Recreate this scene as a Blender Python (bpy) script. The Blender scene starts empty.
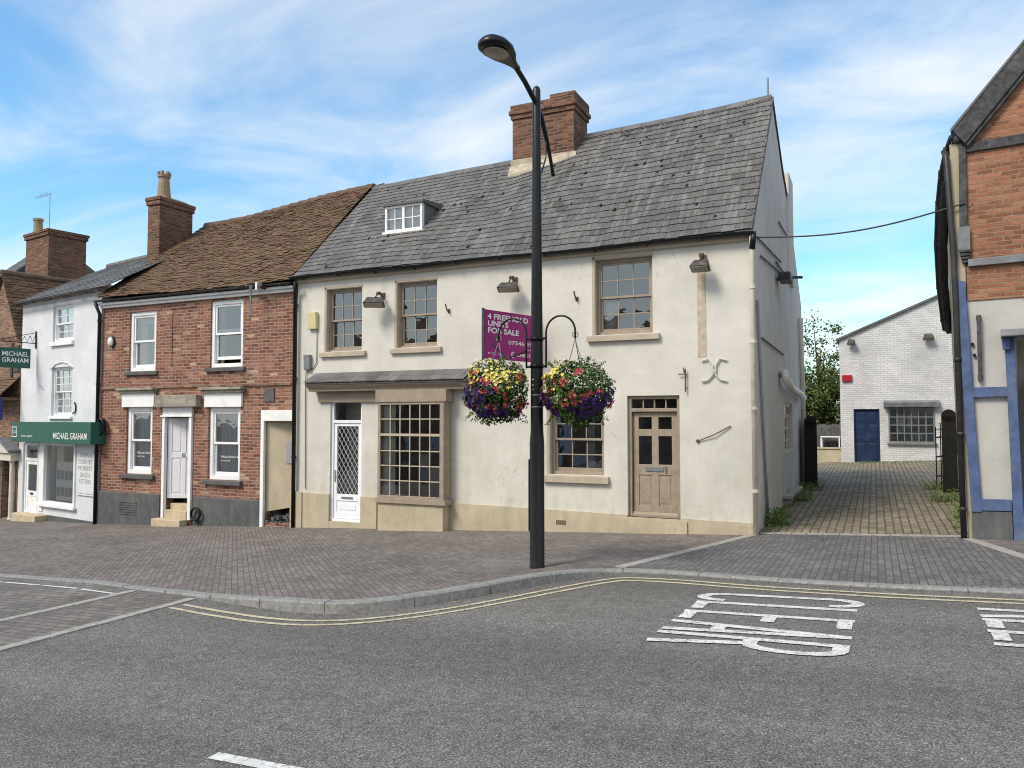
import bpy, bmesh, math, random
from mathutils import Vector, Matrix
from mathutils import noise as mnoise
R = math.radians
random.seed(7)
S = bpy.context.scene
COL = S.collection

# ------------------------------------------------------------------ camera
# world axes: x along the street (right +), y towards the houses, z up
F, YH, H, YAW = 770.0, 419.0, 1.75, R(25.2)
PITCH = math.atan((YH - 384) / F)
cd = bpy.data.cameras.new('camera')
cam = bpy.data.objects.new('camera', cd); COL.objects.link(cam)
cd.sensor_width = 36; cd.lens = 36 * F / 1024; cd.clip_start = .05; cd.clip_end = 3000
cam.location = (0, 0, H); cam.rotation_euler = (R(90) + PITCH, 0, YAW)
S.camera = cam

# ------------------------------------------------------------------ sky, sun, exposure
SUN_EL, SUN_AZ = R(46), R(207)      # compass-like azimuth, measured from +y clockwise: sun behind the viewer, to the left
W = bpy.data.worlds.new('World'); S.world = W; W.use_nodes = True
nt = W.node_tree; nt.nodes.clear()
def wn(t, **k):
    n = nt.nodes.new(t)
    for a, b in k.items(): setattr(n, a, b)
    return n
wout = wn('ShaderNodeOutputWorld'); bg = wn('ShaderNodeBackground'); bg.inputs['Strength'].default_value = .115
sky = wn('ShaderNodeTexSky', sky_type='NISHITA'); sky.sun_disc = False
sky.sun_elevation = SUN_EL; sky.sun_rotation = SUN_AZ; sky.air_density = 1.2; sky.dust_density = .6; sky.ozone_density = 2.2
hsv = wn('ShaderNodeHueSaturation'); hsv.inputs['Saturation'].default_value = 1.3; hsv.inputs['Value'].default_value = 1.05
tc = wn('ShaderNodeTexCoord'); sp = wn('ShaderNodeSeparateXYZ'); nt.links.new(tc.outputs['Generated'], sp.inputs[0])
def wmath(op, a, b=None, clamp=False):
    n = wn('ShaderNodeMath', operation=op); n.use_clamp = clamp
    for i, x in enumerate((a, b)):
        if x is None: continue
        if isinstance(x, (int, float)): n.inputs[i].default_value = x
        else: nt.links.new(x, n.inputs[i])
    return n.outputs[0]
zz = wmath('ADD', wmath('MAXIMUM', sp.outputs['Z'], 0.0), .18)
cx = wn('ShaderNodeCombineXYZ')
nt.links.new(wmath('DIVIDE', sp.outputs['X'], zz), cx.inputs[0]); nt.links.new(wmath('DIVIDE', sp.outputs['Y'], zz), cx.inputs[1])
mp = wn('ShaderNodeMapping'); mp.inputs['Rotation'].default_value = (0, 0, R(-32)); mp.inputs['Scale'].default_value = (.6, 1.0, 1)
mp.inputs['Location'].default_value = (1.7, .35, 0)
nt.links.new(cx.outputs[0], mp.inputs[0])
n1 = wn('ShaderNodeTexNoise'); n1.inputs['Scale'].default_value = 1.7; n1.inputs['Detail'].default_value = 9; n1.inputs['Roughness'].default_value = .58; n1.inputs['Distortion'].default_value = .6
nt.links.new(mp.outputs[0], n1.inputs['Vector'])
n2 = wn('ShaderNodeTexNoise'); n2.inputs['Scale'].default_value = .45; n2.inputs['Detail'].default_value = 3
nt.links.new(mp.outputs[0], n2.inputs['Vector'])
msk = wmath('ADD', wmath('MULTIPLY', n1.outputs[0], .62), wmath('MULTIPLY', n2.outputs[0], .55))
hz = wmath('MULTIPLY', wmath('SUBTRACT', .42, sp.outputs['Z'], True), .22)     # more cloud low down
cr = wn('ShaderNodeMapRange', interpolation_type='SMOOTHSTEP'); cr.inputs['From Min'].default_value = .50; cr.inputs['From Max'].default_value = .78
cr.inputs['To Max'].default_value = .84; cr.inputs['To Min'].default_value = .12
back = wmath('MULTIPLY', wmath('SUBTRACT', .15, sp.outputs['Y'], True), .34)      # extra unseen cloud added behind the viewer, as neutral fill light
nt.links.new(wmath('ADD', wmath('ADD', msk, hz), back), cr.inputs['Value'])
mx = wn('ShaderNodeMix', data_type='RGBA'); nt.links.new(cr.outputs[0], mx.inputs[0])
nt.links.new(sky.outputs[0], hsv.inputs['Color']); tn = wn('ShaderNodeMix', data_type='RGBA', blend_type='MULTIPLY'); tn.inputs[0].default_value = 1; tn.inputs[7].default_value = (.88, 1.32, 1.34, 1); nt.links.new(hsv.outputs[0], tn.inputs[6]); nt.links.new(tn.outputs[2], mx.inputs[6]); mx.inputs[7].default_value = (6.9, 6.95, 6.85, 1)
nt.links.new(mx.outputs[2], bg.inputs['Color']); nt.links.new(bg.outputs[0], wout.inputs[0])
sl = bpy.data.lights.new('sun', 'SUN'); sl.energy = 2.6; sl.angle = R(20); sl.color = (1, .90, .76)
sun = bpy.data.objects.new('sun', sl); COL.objects.link(sun)
sdir = Vector((math.sin(SUN_AZ) * math.cos(SUN_EL), math.cos(SUN_AZ) * math.cos(SUN_EL), math.sin(SUN_EL)))
sun.rotation_euler = sdir.to_track_quat('Z', 'Y').to_euler(); sun.location = (-8, -8, 20)
S.view_settings.view_transform = 'Standard'; S.view_settings.look = 'None'; S.view_settings.gamma = 1; S.view_settings.exposure = .42
S.view_settings.use_curve_mapping = False
S.cycles.filter_width = 1.05

# ------------------------------------------------------------------ measuring helpers
def ray(px, py):
    x = (px - 512) / F; y = (384 - py) / F; c, s = math.cos(PITCH), math.sin(PITCH)
    X, Y, Z = x, c - y * s, s + y * c
    return Vector((X * math.cos(YAW) - Y * math.sin(YAW), X * math.sin(YAW) + Y * math.cos(YAW), Z))
class Frame:
    """local axes of a building: x along its front, y into it"""
    def __init__(s, ox, oy, rot=0): s.o = Vector((ox, oy, 0)); s.c = math.cos(R(rot)); s.s = math.sin(R(rot)); s.rot = R(rot)
    def _l(s, v): return Vector((s.c * v.x + s.s * v.y, -s.s * v.x + s.c * v.y, v.z))
    def f(s, px, py, y=0):      # point on the local plane y=const -> (x, z)
        r = s._l(ray(px, py)); o = s._l(Vector((0, 0, H)) - s.o); t = (y - o.y) / r.y
        return o.x + t * r.x, o.z + t * r.z
    def sx(s, px, py, x=0):     # on plane x=const -> (y, z)
        r = s._l(ray(px, py)); o = s._l(Vector((0, 0, H)) - s.o); t = (x - o.x) / r.x
        return o.y + t * r.y, o.z + t * r.z
    def rect(s, a, b, c, d, y=0):     # px left, px right, py top, py bottom -> x0,x1,z0,z1
        my = (c + d) / 2; m = (a + b) / 2
        return s.f(a, my, y)[0], s.f(b, my, y)[0], s.f(m, d, y)[1], s.f(m, c, y)[1]
    def w(s, x, y, z=0): return Vector((s.o.x + s.c * x - s.s * y, s.o.y + s.s * x + s.c * y, z))
def interp(x, tab):
    if x <= tab[0][0]: return tab[0][1]
    for (a, p), (b, q) in zip(tab, tab[1:]):
        if x <= b: return p + (q - p) * (x - a) / (b - a)
    return tab[-1][1]

# ------------------------------------------------------------------ mesh builder
class MB:
    def __init__(s): s.v = []; s.f = []; s.mk = [(0, 0)]
    def mark(s): s.mk.append((len(s.v), len(s.f)))
    def add(s, vs, fs):
        n = len(s.v); s.v += [tuple(p) for p in vs]; s.f += [tuple(i + n for i in f) for f in fs]
    def quad(s, *p): s.add(p, [tuple(range(len(p)))])
    def box(s, x0, x1, y0, y1, z0, z1):
        s.hexa([(x0, y0, z0), (x1, y0, z0), (x1, y1, z0), (x0, y1, z0), (x0, y0, z1), (x1, y0, z1), (x1, y1, z1), (x0, y1, z1)])
    def hexa(s, p): s.add(p, [(0, 3, 2, 1), (4, 5, 6, 7), (0, 1, 5, 4), (1, 2, 6, 5), (2, 3, 7, 6), (3, 0, 4, 7)])
    def _pr(s, A, B):
        n = len(A); s.add(A + B, [tuple(range(n)), tuple(range(2 * n - 1, n - 1, -1))] + [(i, i + n, (i + 1) % n + n, (i + 1) % n) for i in range(n)])
    def prism(s, pts, y0, y1): s._pr([(x, y0, z) for x, z in pts], [(x, y1, z) for x, z in pts])
    def prism_x(s, pts, x0, x1): s._pr([(x0, y, z) for y, z in pts], [(x1, y, z) for y, z in pts])
    def prism_z(s, pts, z0, z1): s._pr([(x, y, z0) for x, y in pts], [(x, y, z1) for x, y in pts])
    def tube(s, pts, r, n=10, cap=True):
        pts = [Vector(p) for p in pts]; rs = r if isinstance(r, (list, tuple)) else [r] * len(pts)
        vs = []; prev = None
        for i, p in enumerate(pts):
            d = (pts[min(i + 1, len(pts) - 1)] - pts[max(i - 1, 0)]).normalized()
            if prev is None:
                a = d.cross(Vector((0, 0, 1))) if abs(d.z) < .9 else d.cross(Vector((1, 0, 0)))
            else: a = prev - d * prev.dot(d)
            a.normalize(); prev = a; b = d.cross(a)
            vs += [p + (a * math.cos(k * 2 * math.pi / n) + b * math.sin(k * 2 * math.pi / n)) * rs[i] for k in range(n)]
        fs = [(i * n + k, i * n + (k + 1) % n, (i + 1) * n + (k + 1) % n, (i + 1) * n + k) for i in range(len(pts) - 1) for k in range(n)]
        if cap: fs += [tuple(range(n - 1, -1, -1)), tuple(range((len(pts) - 1) * n, len(pts) * n))]
        s.add(vs, fs)
    def lathe(s, cx, cy, prof, n=16):
        s.tube([(cx, cy, z) for r, z in prof], [r for r, z in prof], n)
    def wall(s, x0, x1, z0, z1, holes, y0=0, t=.3):
        xs = sorted({x0, x1} | {h[0] for h in holes} | {h[1] for h in holes}); zs = sorted({z0, z1} | {max(z0, h[2]) for h in holes} | {h[3] for h in holes})
        for a, b in zip(xs, xs[1:]):
            for c, d in zip(zs, zs[1:]):
                mx_, mz_ = (a + b) / 2, (c + d) / 2
                if any(h[0] < mx_ < h[1] and h[2] < mz_ < h[3] for h in holes): continue
                s.quad((a, y0, c), (b, y0, c), (b, y0, d), (a, y0, d)); s.quad((a, y0 + t, c), (a, y0 + t, d), (b, y0 + t, d), (b, y0 + t, c))
        for h in holes:
            a, b, c, d = h[0], h[1], max(z0, h[2]), h[3]
            s.quad((a, y0, c), (a, y0, d), (a, y0 + t, d), (a, y0 + t, c)); s.quad((b, y0, c), (b, y0 + t, c), (b, y0 + t, d), (b, y0, d))
            s.quad((a, y0, d), (b, y0, d), (b, y0 + t, d), (a, y0 + t, d)); s.quad((a, y0, c), (a, y0 + t, c), (b, y0 + t, c), (b, y0, c))
        s.quad((x0, y0, z1), (x1, y0, z1), (x1, y0 + t, z1), (x0, y0 + t, z1)); s.quad((x0, y0, z0), (x0, y0, z1), (x0, y0 + t, z1), (x0, y0 + t, z0)); s.quad((x1, y0, z0), (x1, y0 + t, z0), (x1, y0 + t, z1), (x1, y0, z1))
    def turned(s, fn): s.v = [tuple(fn(Vector(p))) for p in s.v]; return s
    def build(s, name, mat, parent=None, bevel=0, smooth=False, fix=True):
        mk = [k for i, k in enumerate(s.mk) if k[0] < len(s.v) and (i == 0 or k != s.mk[i - 1])]
        if len(mk) > 1:
            out = []
            for (a, fa), (b, fb) in zip(mk, mk[1:] + [(len(s.v), len(s.f))]):
                q = MB(); q.v = s.v[a:b]; q.f = [tuple(i - a for i in f) for f in s.f[fa:fb]]; out.append(q.build(name, mat, parent[len(out)] if isinstance(parent, list) else parent, bevel, smooth, fix))
            return out[0]
        me = bpy.data.meshes.new(name); me.from_pydata(s.v, [], s.f)
        if fix:
            bm = bmesh.new(); bm.from_mesh(me); bmesh.ops.recalc_face_normals(bm, faces=bm.faces); bm.to_mesh(me); bm.free()
        uv = me.uv_layers.new(name='uv').data
        vs = me.vertices
        for p in me.polygons:
            n = p.normal; a = [abs(n.x), abs(n.y), abs(n.z)]; k = a.index(max(a))
            if a[1] > .6: k = 1
            elif a[0] > .6: k = 0
            for li in p.loop_indices:
                c = vs[me.loops[li].vertex_index].co
                uv[li].uv = (c.y, c.z) if k == 0 else ((c.x, c.z) if k == 1 else (c.x, c.y))
        if smooth: me.shade_smooth()
        me.materials.append(mat)
        o = bpy.data.objects.new(name, me); COL.objects.link(o)
        if parent is not None: o.parent = parent
        if bevel:
            m = o.modifiers.new('b', 'BEVEL'); m.width = bevel; m.segments = 2; m.limit_method = 'ANGLE'; m.angle_limit = R(40); m.harden_normals = False
        return o
def boxo(name, mat, parent, *b, bevel=0):
    m = MB(); m.box(*b); return m.build(name, mat, parent, bevel)
def tag(o, label, cat, group=None):
    o['label'] = label; o['category'] = cat
    if group: o['group'] = group
    return o
def thing(name, label, cat, frame=None, loc=(0, 0, 0), rot=0, group=None):
    o = bpy.data.objects.new(name, None); COL.objects.link(o); o.empty_display_size = .2
    if frame: o.location = frame.o; o.rotation_euler = (0, 0, frame.rot)
    else: o.location = loc; o.rotation_euler = (0, 0, rot)
    return tag(o, label, cat, group)
def struct(o, kind='structure'): o['kind'] = kind; return o
def text(name, body, mat, parent, width, height, M4, ext=.002, sp=1.0, bold=0.0, align='LEFT'):
    """lettering fitted to width x height, lower-left corner at the origin of M4 (x right, y up)"""
    cu = bpy.data.curves.new(name, 'FONT'); cu.body = body; cu.extrude = 0; cu.offset = bold; cu.space_line = sp; cu.align_x = align; cu.resolution_u = 3
    t = bpy.data.objects.new(name, cu); COL.objects.link(t)
    bpy.context.view_layer.update()
    me = bpy.data.meshes.new_from_object(t.evaluated_get(bpy.context.evaluated_depsgraph_get()))
    COL.objects.unlink(t); bpy.data.objects.remove(t)
    xs = [v.co.x for v in me.vertices]; ys = [v.co.y for v in me.vertices]
    x0, x1, y0, y1 = min(xs), max(xs), min(ys), max(ys); sx_ = width / (x1 - x0); sy = (height / (y1 - y0)) if height else sx_
    for v in me.vertices: v.co = M4 @ Vector(((v.co.x - x0) * sx_, (v.co.y - y0) * sy, 0))
    me.materials.clear(); me.materials.append(mat); me.name = name
    o = bpy.data.objects.new(name, me); COL.objects.link(o); o.parent = parent
    return o
def front_m(x, y, z): return Matrix.Translation((x, y, z)) @ Matrix.Rotation(R(90), 4, 'X')

# ------------------------------------------------------------------ materials
class N:
    def __init__(s, name):
        s.m = bpy.data.materials.new(name); s.m.use_nodes = True; s.t = s.m.node_tree; s.b = s.t.nodes['Principled BSDF']
        s.b.inputs['Specular IOR Level'].default_value = .35
    def n(s, t, **k):
        x = s.t.nodes.new('ShaderNode' + t)
        for a, b in k.items():
            if hasattr(x, a): setattr(x, a, b)
            else: x.inputs[a.replace('_', ' ')].default_value = b
        return x
    def l(s, a, b): s.t.links.new(a, b)
    def noise(s, vec, scale, detail=4, rough=.55, dist=0):
        x = s.n('TexNoise'); x.inputs['Scale'].default_value = scale; x.inputs['Detail'].default_value = detail; x.inputs['Roughness'].default_value = rough; x.inputs['Distortion'].default_value = dist
        if vec is not None: s.l(vec, x.inputs['Vector'])
        return x.outputs[0]
    def rng(s, v, a, b, c=0, d=1):
        x = s.n('MapRange'); s.l(v, x.inputs[0])
        for i, q in zip((1, 2, 3, 4), (a, b, c, d)): x.inputs[i].default_value = q
        return x.outputs[0]
    def mix(s, f, a, b, mode='MIX'):
        x = s.n('Mix', data_type='RGBA', blend_type=mode)
        for i, q in ((0, f), (6, a), (7, b)):
            if isinstance(q, (int, float)): x.inputs[i].default_value = q
            elif isinstance(q, tuple): x.inputs[i].default_value = (*q, 1)
            else: s.l(q, x.inputs[i])
        return x.outputs[2]
    def math(s, op, a, b=0.0):
        x = s.n('Math', operation=op)
        for i, q in enumerate((a, b)):
            if isinstance(q, (int, float)): x.inputs[i].default_value = q
            else: s.l(q, x.inputs[i])
        return x.outputs[0]
    def mapv(s, vec, scale=(1, 1, 1), rot=0, loc=(0, 0, 0)):
        x = s.n('Mapping'); x.inputs['Scale'].default_value = scale; x.inputs['Rotation'].default_value = (0, 0, rot); x.inputs['Location'].default_value = loc
        s.l(vec, x.inputs[0]); return x.outputs[0]
    def bump(s, h, strength=.3, dist=.01, prev=None):
        x = s.n('Bump'); x.inputs['Strength'].default_value = strength; x.inputs['Distance'].default_value = dist; s.l(h, x.inputs['Height'])
        if prev is not None: s.l(prev, x.inputs['Normal'])
        s.l(x.outputs[0], s.b.inputs['Normal']); return x.outputs[0]
    def col(s, c): s.l(c, s.b.inputs['Base Color'])
    def obj(s): return s.n('TexCoord').outputs['Object']
    def uv(s): return s.n('UVMap').outputs[0]
def simple(name, c, rough=.6, metal=0, var=.12, scale=6, bump=.0, dirt=None, spec=.35):
    m = N(name); o = m.obj(); a = m.noise(o, scale, 6, .6)
    k = m.rng(a, .3, .7, 1 - var, 1 + var)
    cc = m.mix(1.0, c, k, 'MULTIPLY')
    if dirt: cc = m.mix(m.rng(m.noise(o, scale * .4, 8, .7), .52, .72, 0, .7), cc, dirt)
    m.col(cc); m.b.inputs['Roughness'].default_value = rough; m.b.inputs['Metallic'].default_value = metal; m.b.inputs['Specular IOR Level'].default_value = spec
    if bump: m.bump(m.noise(o, scale * 12, 3), bump, .003)
    return m.m
def brick(name, dark, mid, light, mortar, bw=.225, bh=.075, ms=.011, stain=None, stain_amt=.5, bumpd=.008, off=.5, rot=0, moss=None, mossr=(.55, .7), mort_noise=True, rough=.85, irregular=.006, obj=False, pale=None, soot=0):
    m = N(name); u = m.obj() if obj else m.uv()
    w = m.n('TexNoise'); w.inputs['Scale'].default_value = 2.2; m.l(u, w.inputs['Vector'])
    ad = m.n('VectorMath', operation='SCALE'); sb = m.n('VectorMath', operation='SUBTRACT'); m.l(w.outputs['Color'], sb.inputs[0]); sb.inputs[1].default_value = (.5, .5, .5)
    m.l(sb.outputs[0], ad.inputs[0]); ad.inputs['Scale'].default_value = irregular * 6
    a2 = m.n('VectorMath', operation='ADD'); m.l(u, a2.inputs[0]); m.l(ad.outputs[0], a2.inputs[1])
    v = m.mapv(a2.outputs[0], rot=rot)
    b = m.n('TexBrick'); b.offset = off; m.l(v, b.inputs['Vector'])
    b.inputs['Color1'].default_value = (0, 0, 0, 1); b.inputs['Color2'].default_value = (1, 1, 1, 1); b.inputs['Mortar'].default_value = (.5, .5, .5, 1)
    b.inputs['Scale'].default_value = 1; b.inputs['Mortar Size'].default_value = ms; b.inputs['Mortar Smooth'].default_value = .25; b.inputs['Brick Width'].default_value = bw; b.inputs['Row Height'].default_value = bh
    r = m.n('ValToRGB'); m.l(b.outputs['Color'], r.inputs[0]); e = r.color_ramp.elements
    e[0].color = (*dark, 1); e[0].position = .12; e[1].color = (*light, 1); e[1].position = .92; q = e.new(.5); q.color = (*mid, 1)
    if pale: q = e.new(.985); q.color = (*pale, 1)
    c = m.mix(1.0, r.outputs[0], m.rng(m.noise(u, 38, 5, .7), .25, .75, .72, 1.28), 'MULTIPLY')
    c = m.mix(1.0, c, m.rng(m.noise(u, .9, 5, .6), .3, .7, .78, 1.2), 'MULTIPLY')
    if stain: c = m.mix(m.rng(m.noise(u, 2.3, 10, .85), .50, .72, 0, stain_amt), c, stain)
    if soot: c = m.mix(m.rng(m.noise(u, 7, 9, .8), .50, .68, 0, soot), c, tuple(x * .45 for x in dark))
    mc = m.mix(1.0, mortar, m.rng(m.noise(u, 14, 6, .7), .25, .75, .65, 1.3), 'MULTIPLY')
    c = m.mix(b.outputs['Fac'], c, mc)
    if moss: c = m.mix(m.rng(m.noise(u, 1.3, 9, .75), mossr[0], mossr[1], 0, .75), c, moss)
    m.col(c); m.b.inputs['Roughness'].default_value = rough; m.b.inputs['Specular IOR Level'].default_value = .2
    h = m.math('ADD', m.math('MULTIPLY', b.outputs['Fac'], -1.0), m.math('MULTIPLY', m.noise(u, 60, 4), .5))
    m.bump(h, .7, bumpd)
    return m.m
def render_mat(name, c, dirt, streak=.35, patch=.25, bump=.35, low=None, coarse=False):
    m = N(name); o = m.obj()
    k = m.rng(m.noise(o, 1.1, 6, .62), .3, .72, 1.07, .86)
    cc = m.mix(1.0, c, k, 'MULTIPLY')
    st = m.noise(m.mapv(o, (2.6, 2.6, .45)), 1.5, 8, .72, .6)
    cc = m.mix(m.rng(st, .52, .8, 0, streak), cc, dirt)
    cc = m.mix(m.rng(m.noise(o, 2.6, 10, .8), .56, .76, 0, patch), cc, dirt)
    cc = m.mix(m.rng(m.noise(o, 90, 3, .6), .62, .75, 0, .25), cc, dirt)
    sz = m.n('SeparateXYZ'); m.l(o, sz.inputs[0]); lowd = m.math('MULTIPLY', m.rng(sz.outputs[2], .1, 2.4, 1, 0), m.rng(m.noise(m.mapv(o, (2, 2, .8)), 2.2, 9, .78), .42, .66, 0, .55)); cc = m.mix(lowd, cc, tuple(x * q for x, q in zip(dirt, (1.05, 1.12, 1.0))))
    cr_ = m.n('TexVoronoi', feature='DISTANCE_TO_EDGE'); cr_.inputs['Scale'].default_value = .55; nn = m.n('TexNoise'); nn.inputs['Scale'].default_value = 2.2; nn.inputs['Detail'].default_value = 7; m.l(o, nn.inputs['Vector']); vm = m.n('VectorMath', operation='ADD'); m.l(o, vm.inputs[0]); m.l(nn.outputs['Color'], vm.inputs[1]); m.l(vm.outputs[0], cr_.inputs['Vector'])
    cc = m.mix(m.math('MULTIPLY', m.rng(cr_.outputs['Distance'], 0, .004, .5, 0), m.rng(m.noise(o, .6, 3), .5, .58, 0, 1)), cc, tuple(x * .5 for x in dirt))
    m.col(cc); m.b.inputs['Roughness'].default_value = .88; m.b.inputs['Specular IOR Level'].default_value = .2
    b1 = m.bump(m.noise(o, 1.6, 4, .5), .5, .05)
    m.bump(m.noise(o, 70, 5, .65), bump, .006, b1)
    return m.m
def island_mat(name, cols, rough=.75, moss=None, mossr=(.5, .68), mossamt=.8, fine=40, spec=.3, big=.9, streak=0):
    m = N(name); o = m.obj(); g = m.n('NewGeometry'); r = m.n('ValToRGB'); m.l(g.outputs['Random Per Island'], r.inputs[0]); e = r.color_ramp.elements
    e[0].color = (*cols[0], 1); e[1].color = (*cols[-1], 1)
    for i, c in enumerate(cols[1:-1]): q = e.new((i + 1) / (len(cols) - 1)); q.color = (*c, 1)
    c = m.mix(1.0, r.outputs[0], m.rng(m.noise(o, fine, 5, .7), .25, .75, .75, 1.3), 'MULTIPLY')
    c = m.mix(1.0, c, m.rng(m.noise(o, big, 6, .65), .3, .7, .72, 1.28), 'MULTIPLY')
    if moss: c = m.mix(m.rng(m.noise(o, 1.6, 10, .78), mossr[0], mossr[1], 0, mossamt), c, moss)
    if streak: c = m.mix(m.rng(m.noise(m.mapv(o, (3.1, .35, .35), loc=(5, 2, 1)), 1.6, 8, .75), .50, .72, 0, streak), c, (.085, .08, .074)); c = m.mix(m.rng(m.noise(m.mapv(o, (4, .5, .5)), 2, 8, .75), .5, .75, 0, streak), c, (.36, .36, .34))
    m.col(c); m.b.inputs['Roughness'].default_value = rough; m.b.inputs['Specular IOR Level'].default_value = spec
    m.bump(m.noise(o, fine * 1.2, 4, .6), .35, .006)
    return m.m
def glass_mat(name, tint=(.88, .9, .9), refl=2.3, warp=.10):
    m = N(name); t = m.t; t.nodes.remove(m.b)
    tr = m.n('BsdfTransparent'); tr.inputs[0].default_value = (*tint, 1); gl = m.n('BsdfGlossy'); gl.inputs['Roughness'].default_value = .012
    gl.inputs['Color'].default_value = (.93, .96, 1, 1)
    bp = m.n('Bump'); bp.inputs['Strength'].default_value = warp; bp.inputs['Distance'].default_value = .02; m.l(m.noise(m.obj(), 3.2, 2), bp.inputs['Height'])
    m.l(bp.outputs[0], gl.inputs['Normal'])
    fr = m.n('Fresnel'); fr.inputs[0].default_value = 1.5
    mx_ = m.n('MixShader'); f = m.math('MINIMUM', m.math('MULTIPLY', fr.outputs[0], refl), 1.0); m.l(f, mx_.inputs[0]); m.l(tr.outputs[0], mx_.inputs[1]); m.l(gl.outputs[0], mx_.inputs[2])
    m.l(mx_.outputs[0], t.nodes['Material Output'].inputs[0]); return m.m

M = {}
M['render'] = render_mat('cream painted render', (.615, .60, .555), (.40, .375, .31), .3, .45)
M['side'] = render_mat('weathered grey render', (.64, .615, .60), (.34, .32, .30), .45, .5, .5)
M['white_render'] = render_mat('white painted render', (.66, .68, .73), (.46, .46, .47), .2, .15)
M['panel_render'] = render_mat('pale grey cream render', (.47, .465, .45), (.4, .38, .33), .3, .25)
M['plinth'] = render_mat('tan painted plinth', (.50, .435, .33), (.31, .26, .19), .35, .4)
M['dark_plinth'] = render_mat('dark grey painted plinth', (.085, .09, .10), (.17, .17, .17), .3, .35)
M['brick'] = brick('old red brick', (.15, .06, .048), (.235, .092, .066), (.31, .135, .092), (.32, .245, .195), stain=(.43, .33, .26), stain_amt=.8, ms=.011, pale=(.45, .34, .22), soot=.5, irregular=.009)
M['brick_lo'] = brick('sooty brown brick', (.14, .08, .055), (.22, .12, .08), (.31, .18, .12), (.25, .19, .15), stain=(.42, .33, .25), stain_amt=.5)
M['chim_brick'] = brick('chimney brick', (.10, .045, .034), (.17, .072, .05), (.25, .115, .075), (.17, .13, .10), stain=(.07, .05, .04), stain_amt=.85, ms=.013, soot=.6, irregular=.012)
M['orange_brick'] = brick('orange infill brick', (.21, .085, .052), (.29, .122, .073), (.36, .165, .10), (.26, .185, .135), bw=.215, bh=.068, stain=(.42, .29, .19), stain_amt=.55, ms=.009, irregular=.01, soot=.3)
M['stone_wall'] = render_mat('rubble stone', (.42, .37, .28), (.2, .16, .1), .4, .6, .9)
M['paint_brick'] = brick('white painted brick', (.56, .565, .58), (.60, .605, .62), (.64, .645, .66), (.50, .50, .51), stain=(.5, .48, .46), stain_amt=.25, ms=.010, bumpd=.006)
M['slate'] = island_mat('grey slate', [(.092, .089, .089), (.118, .114, .115), (.107, .103, .103), (.14, .135, .134), (.11, .107, .107), (.126, .12, .115), (.122, .118, .118), (.07, .066, .063)], .7, moss=(.24, .225, .19), mossr=(.54, .72), mossamt=.6, spec=.3, streak=.55, fine=22)
M['slate2'] = island_mat('dark slate', [(.08, .08, .085), (.13, .13, .135), (.10, .1, .1)], .6, moss=(.12, .115, .09), mossr=(.5, .7), mossamt=.5)
M['tile'] = island_mat('mossy clay tile', [(.095, .06, .045), (.145, .085, .06), (.12, .075, .055), (.17, .10, .072), (.105, .07, .055)], .92, moss=(.14, .13, .06), mossr=(.44, .66), mossamt=.6, fine=30, spec=.15)
M['mortar'] = simple('lime mortar', (.42, .37, .29), .9, var=.25, scale=9, bump=.5, dirt=(.2, .17, .13))
M['ridge'] = simple('grey ridge tile', (.13, .13, .135), .8, var=.3, scale=3, bump=.4, dirt=(.28, .26, .22))
M['clay_ridge'] = simple('clay ridge tile', (.13, .085, .062), .9, var=.3, scale=3, bump=.4, dirt=(.13, .12, .06))
M['black'] = simple('black gloss paint', (.008, .009, .010), .36, var=.3, scale=3, bump=.05, spec=.32)
M['black_worn'] = simple('worn black plastic', (.03, .03, .032), .45, var=.3, scale=5, dirt=(.09, .085, .08))
M['pot'] = simple('clay chimney pot', (.29, .225, .15), .85, var=.25, scale=6, bump=.4, dirt=(.12, .09, .06))
M['taupe'] = simple('taupe joinery paint', (.315, .26, .205), .5, var=.14, scale=8, bump=.12, dirt=(.21, .17, .135))
M['taupe_l'] = simple('pale taupe paint', (.43, .37, .29), .6, var=.1, scale=6, bump=.1, dirt=(.38, .32, .24))
M['white'] = simple('white gloss paint', (.80, .81, .83), .35, var=.05, scale=5, dirt=(.62, .61, .6))
M['upvc'] = simple('white door plastic', (.80, .82, .88), .3, var=.03)
M['lilac'] = simple('pale lilac door paint', (.74, .74, .80), .4, var=.05)
M['sill_dark'] = simple('dark stone sill', (.10, .10, .105), .8, var=.25, bump=.3)
M['stone'] = simple('weathered hood stone', (.30, .275, .23), .9, var=.3, scale=8, bump=.6, dirt=(.12, .11, .09))
M['step'] = simple('worn sandstone step', (.48, .40, .28), .9, var=.2, scale=7, bump=.5, dirt=(.28, .23, .16))
M['lead'] = simple('lead sheet', (.17, .18, .20), .55, var=.3, scale=5, bump=.25, dirt=(.24, .24, .24))
M['cream_pipe'] = simple('cream painted pipe', (.60, .57, .50), .5, var=.12, scale=6, dirt=(.38, .34, .28))
M['grey_pipe'] = simple('grey pipe', (.27, .28, .30), .5, var=.15)
M['galv'] = simple('dull grey metal', (.25, .26, .27), .5, .6, var=.2)
M['lamp_body'] = simple('flood lamp housing', (.06, .058, .055), .6, var=.35, scale=12, dirt=(.25, .22, .18))
M['lens'] = simple('frosted lamp lens', (.20, .18, .145), .25, var=.15, scale=20, dirt=(.3, .26, .2))
M['rust'] = simple('rusted iron', (.10, .06, .04), .85, var=.4, scale=20, bump=.5)
M['patch'] = simple('bare mortar patch', (.47, .40, .31), .9, var=.2, scale=10, bump=.6, dirt=(.32, .22, .15))
M['green'] = simple('dark green sign', (.018, .095, .075), .4, var=.08)
M['blue'] = simple('blue timber paint', (.07, .108, .225), .6, var=.3, scale=6, bump=.35, dirt=(.17, .20, .27))
M['navy'] = simple('navy door paint', (.012, .027, .075), .45, var=.2, dirt=(.05, .075, .14))
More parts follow.
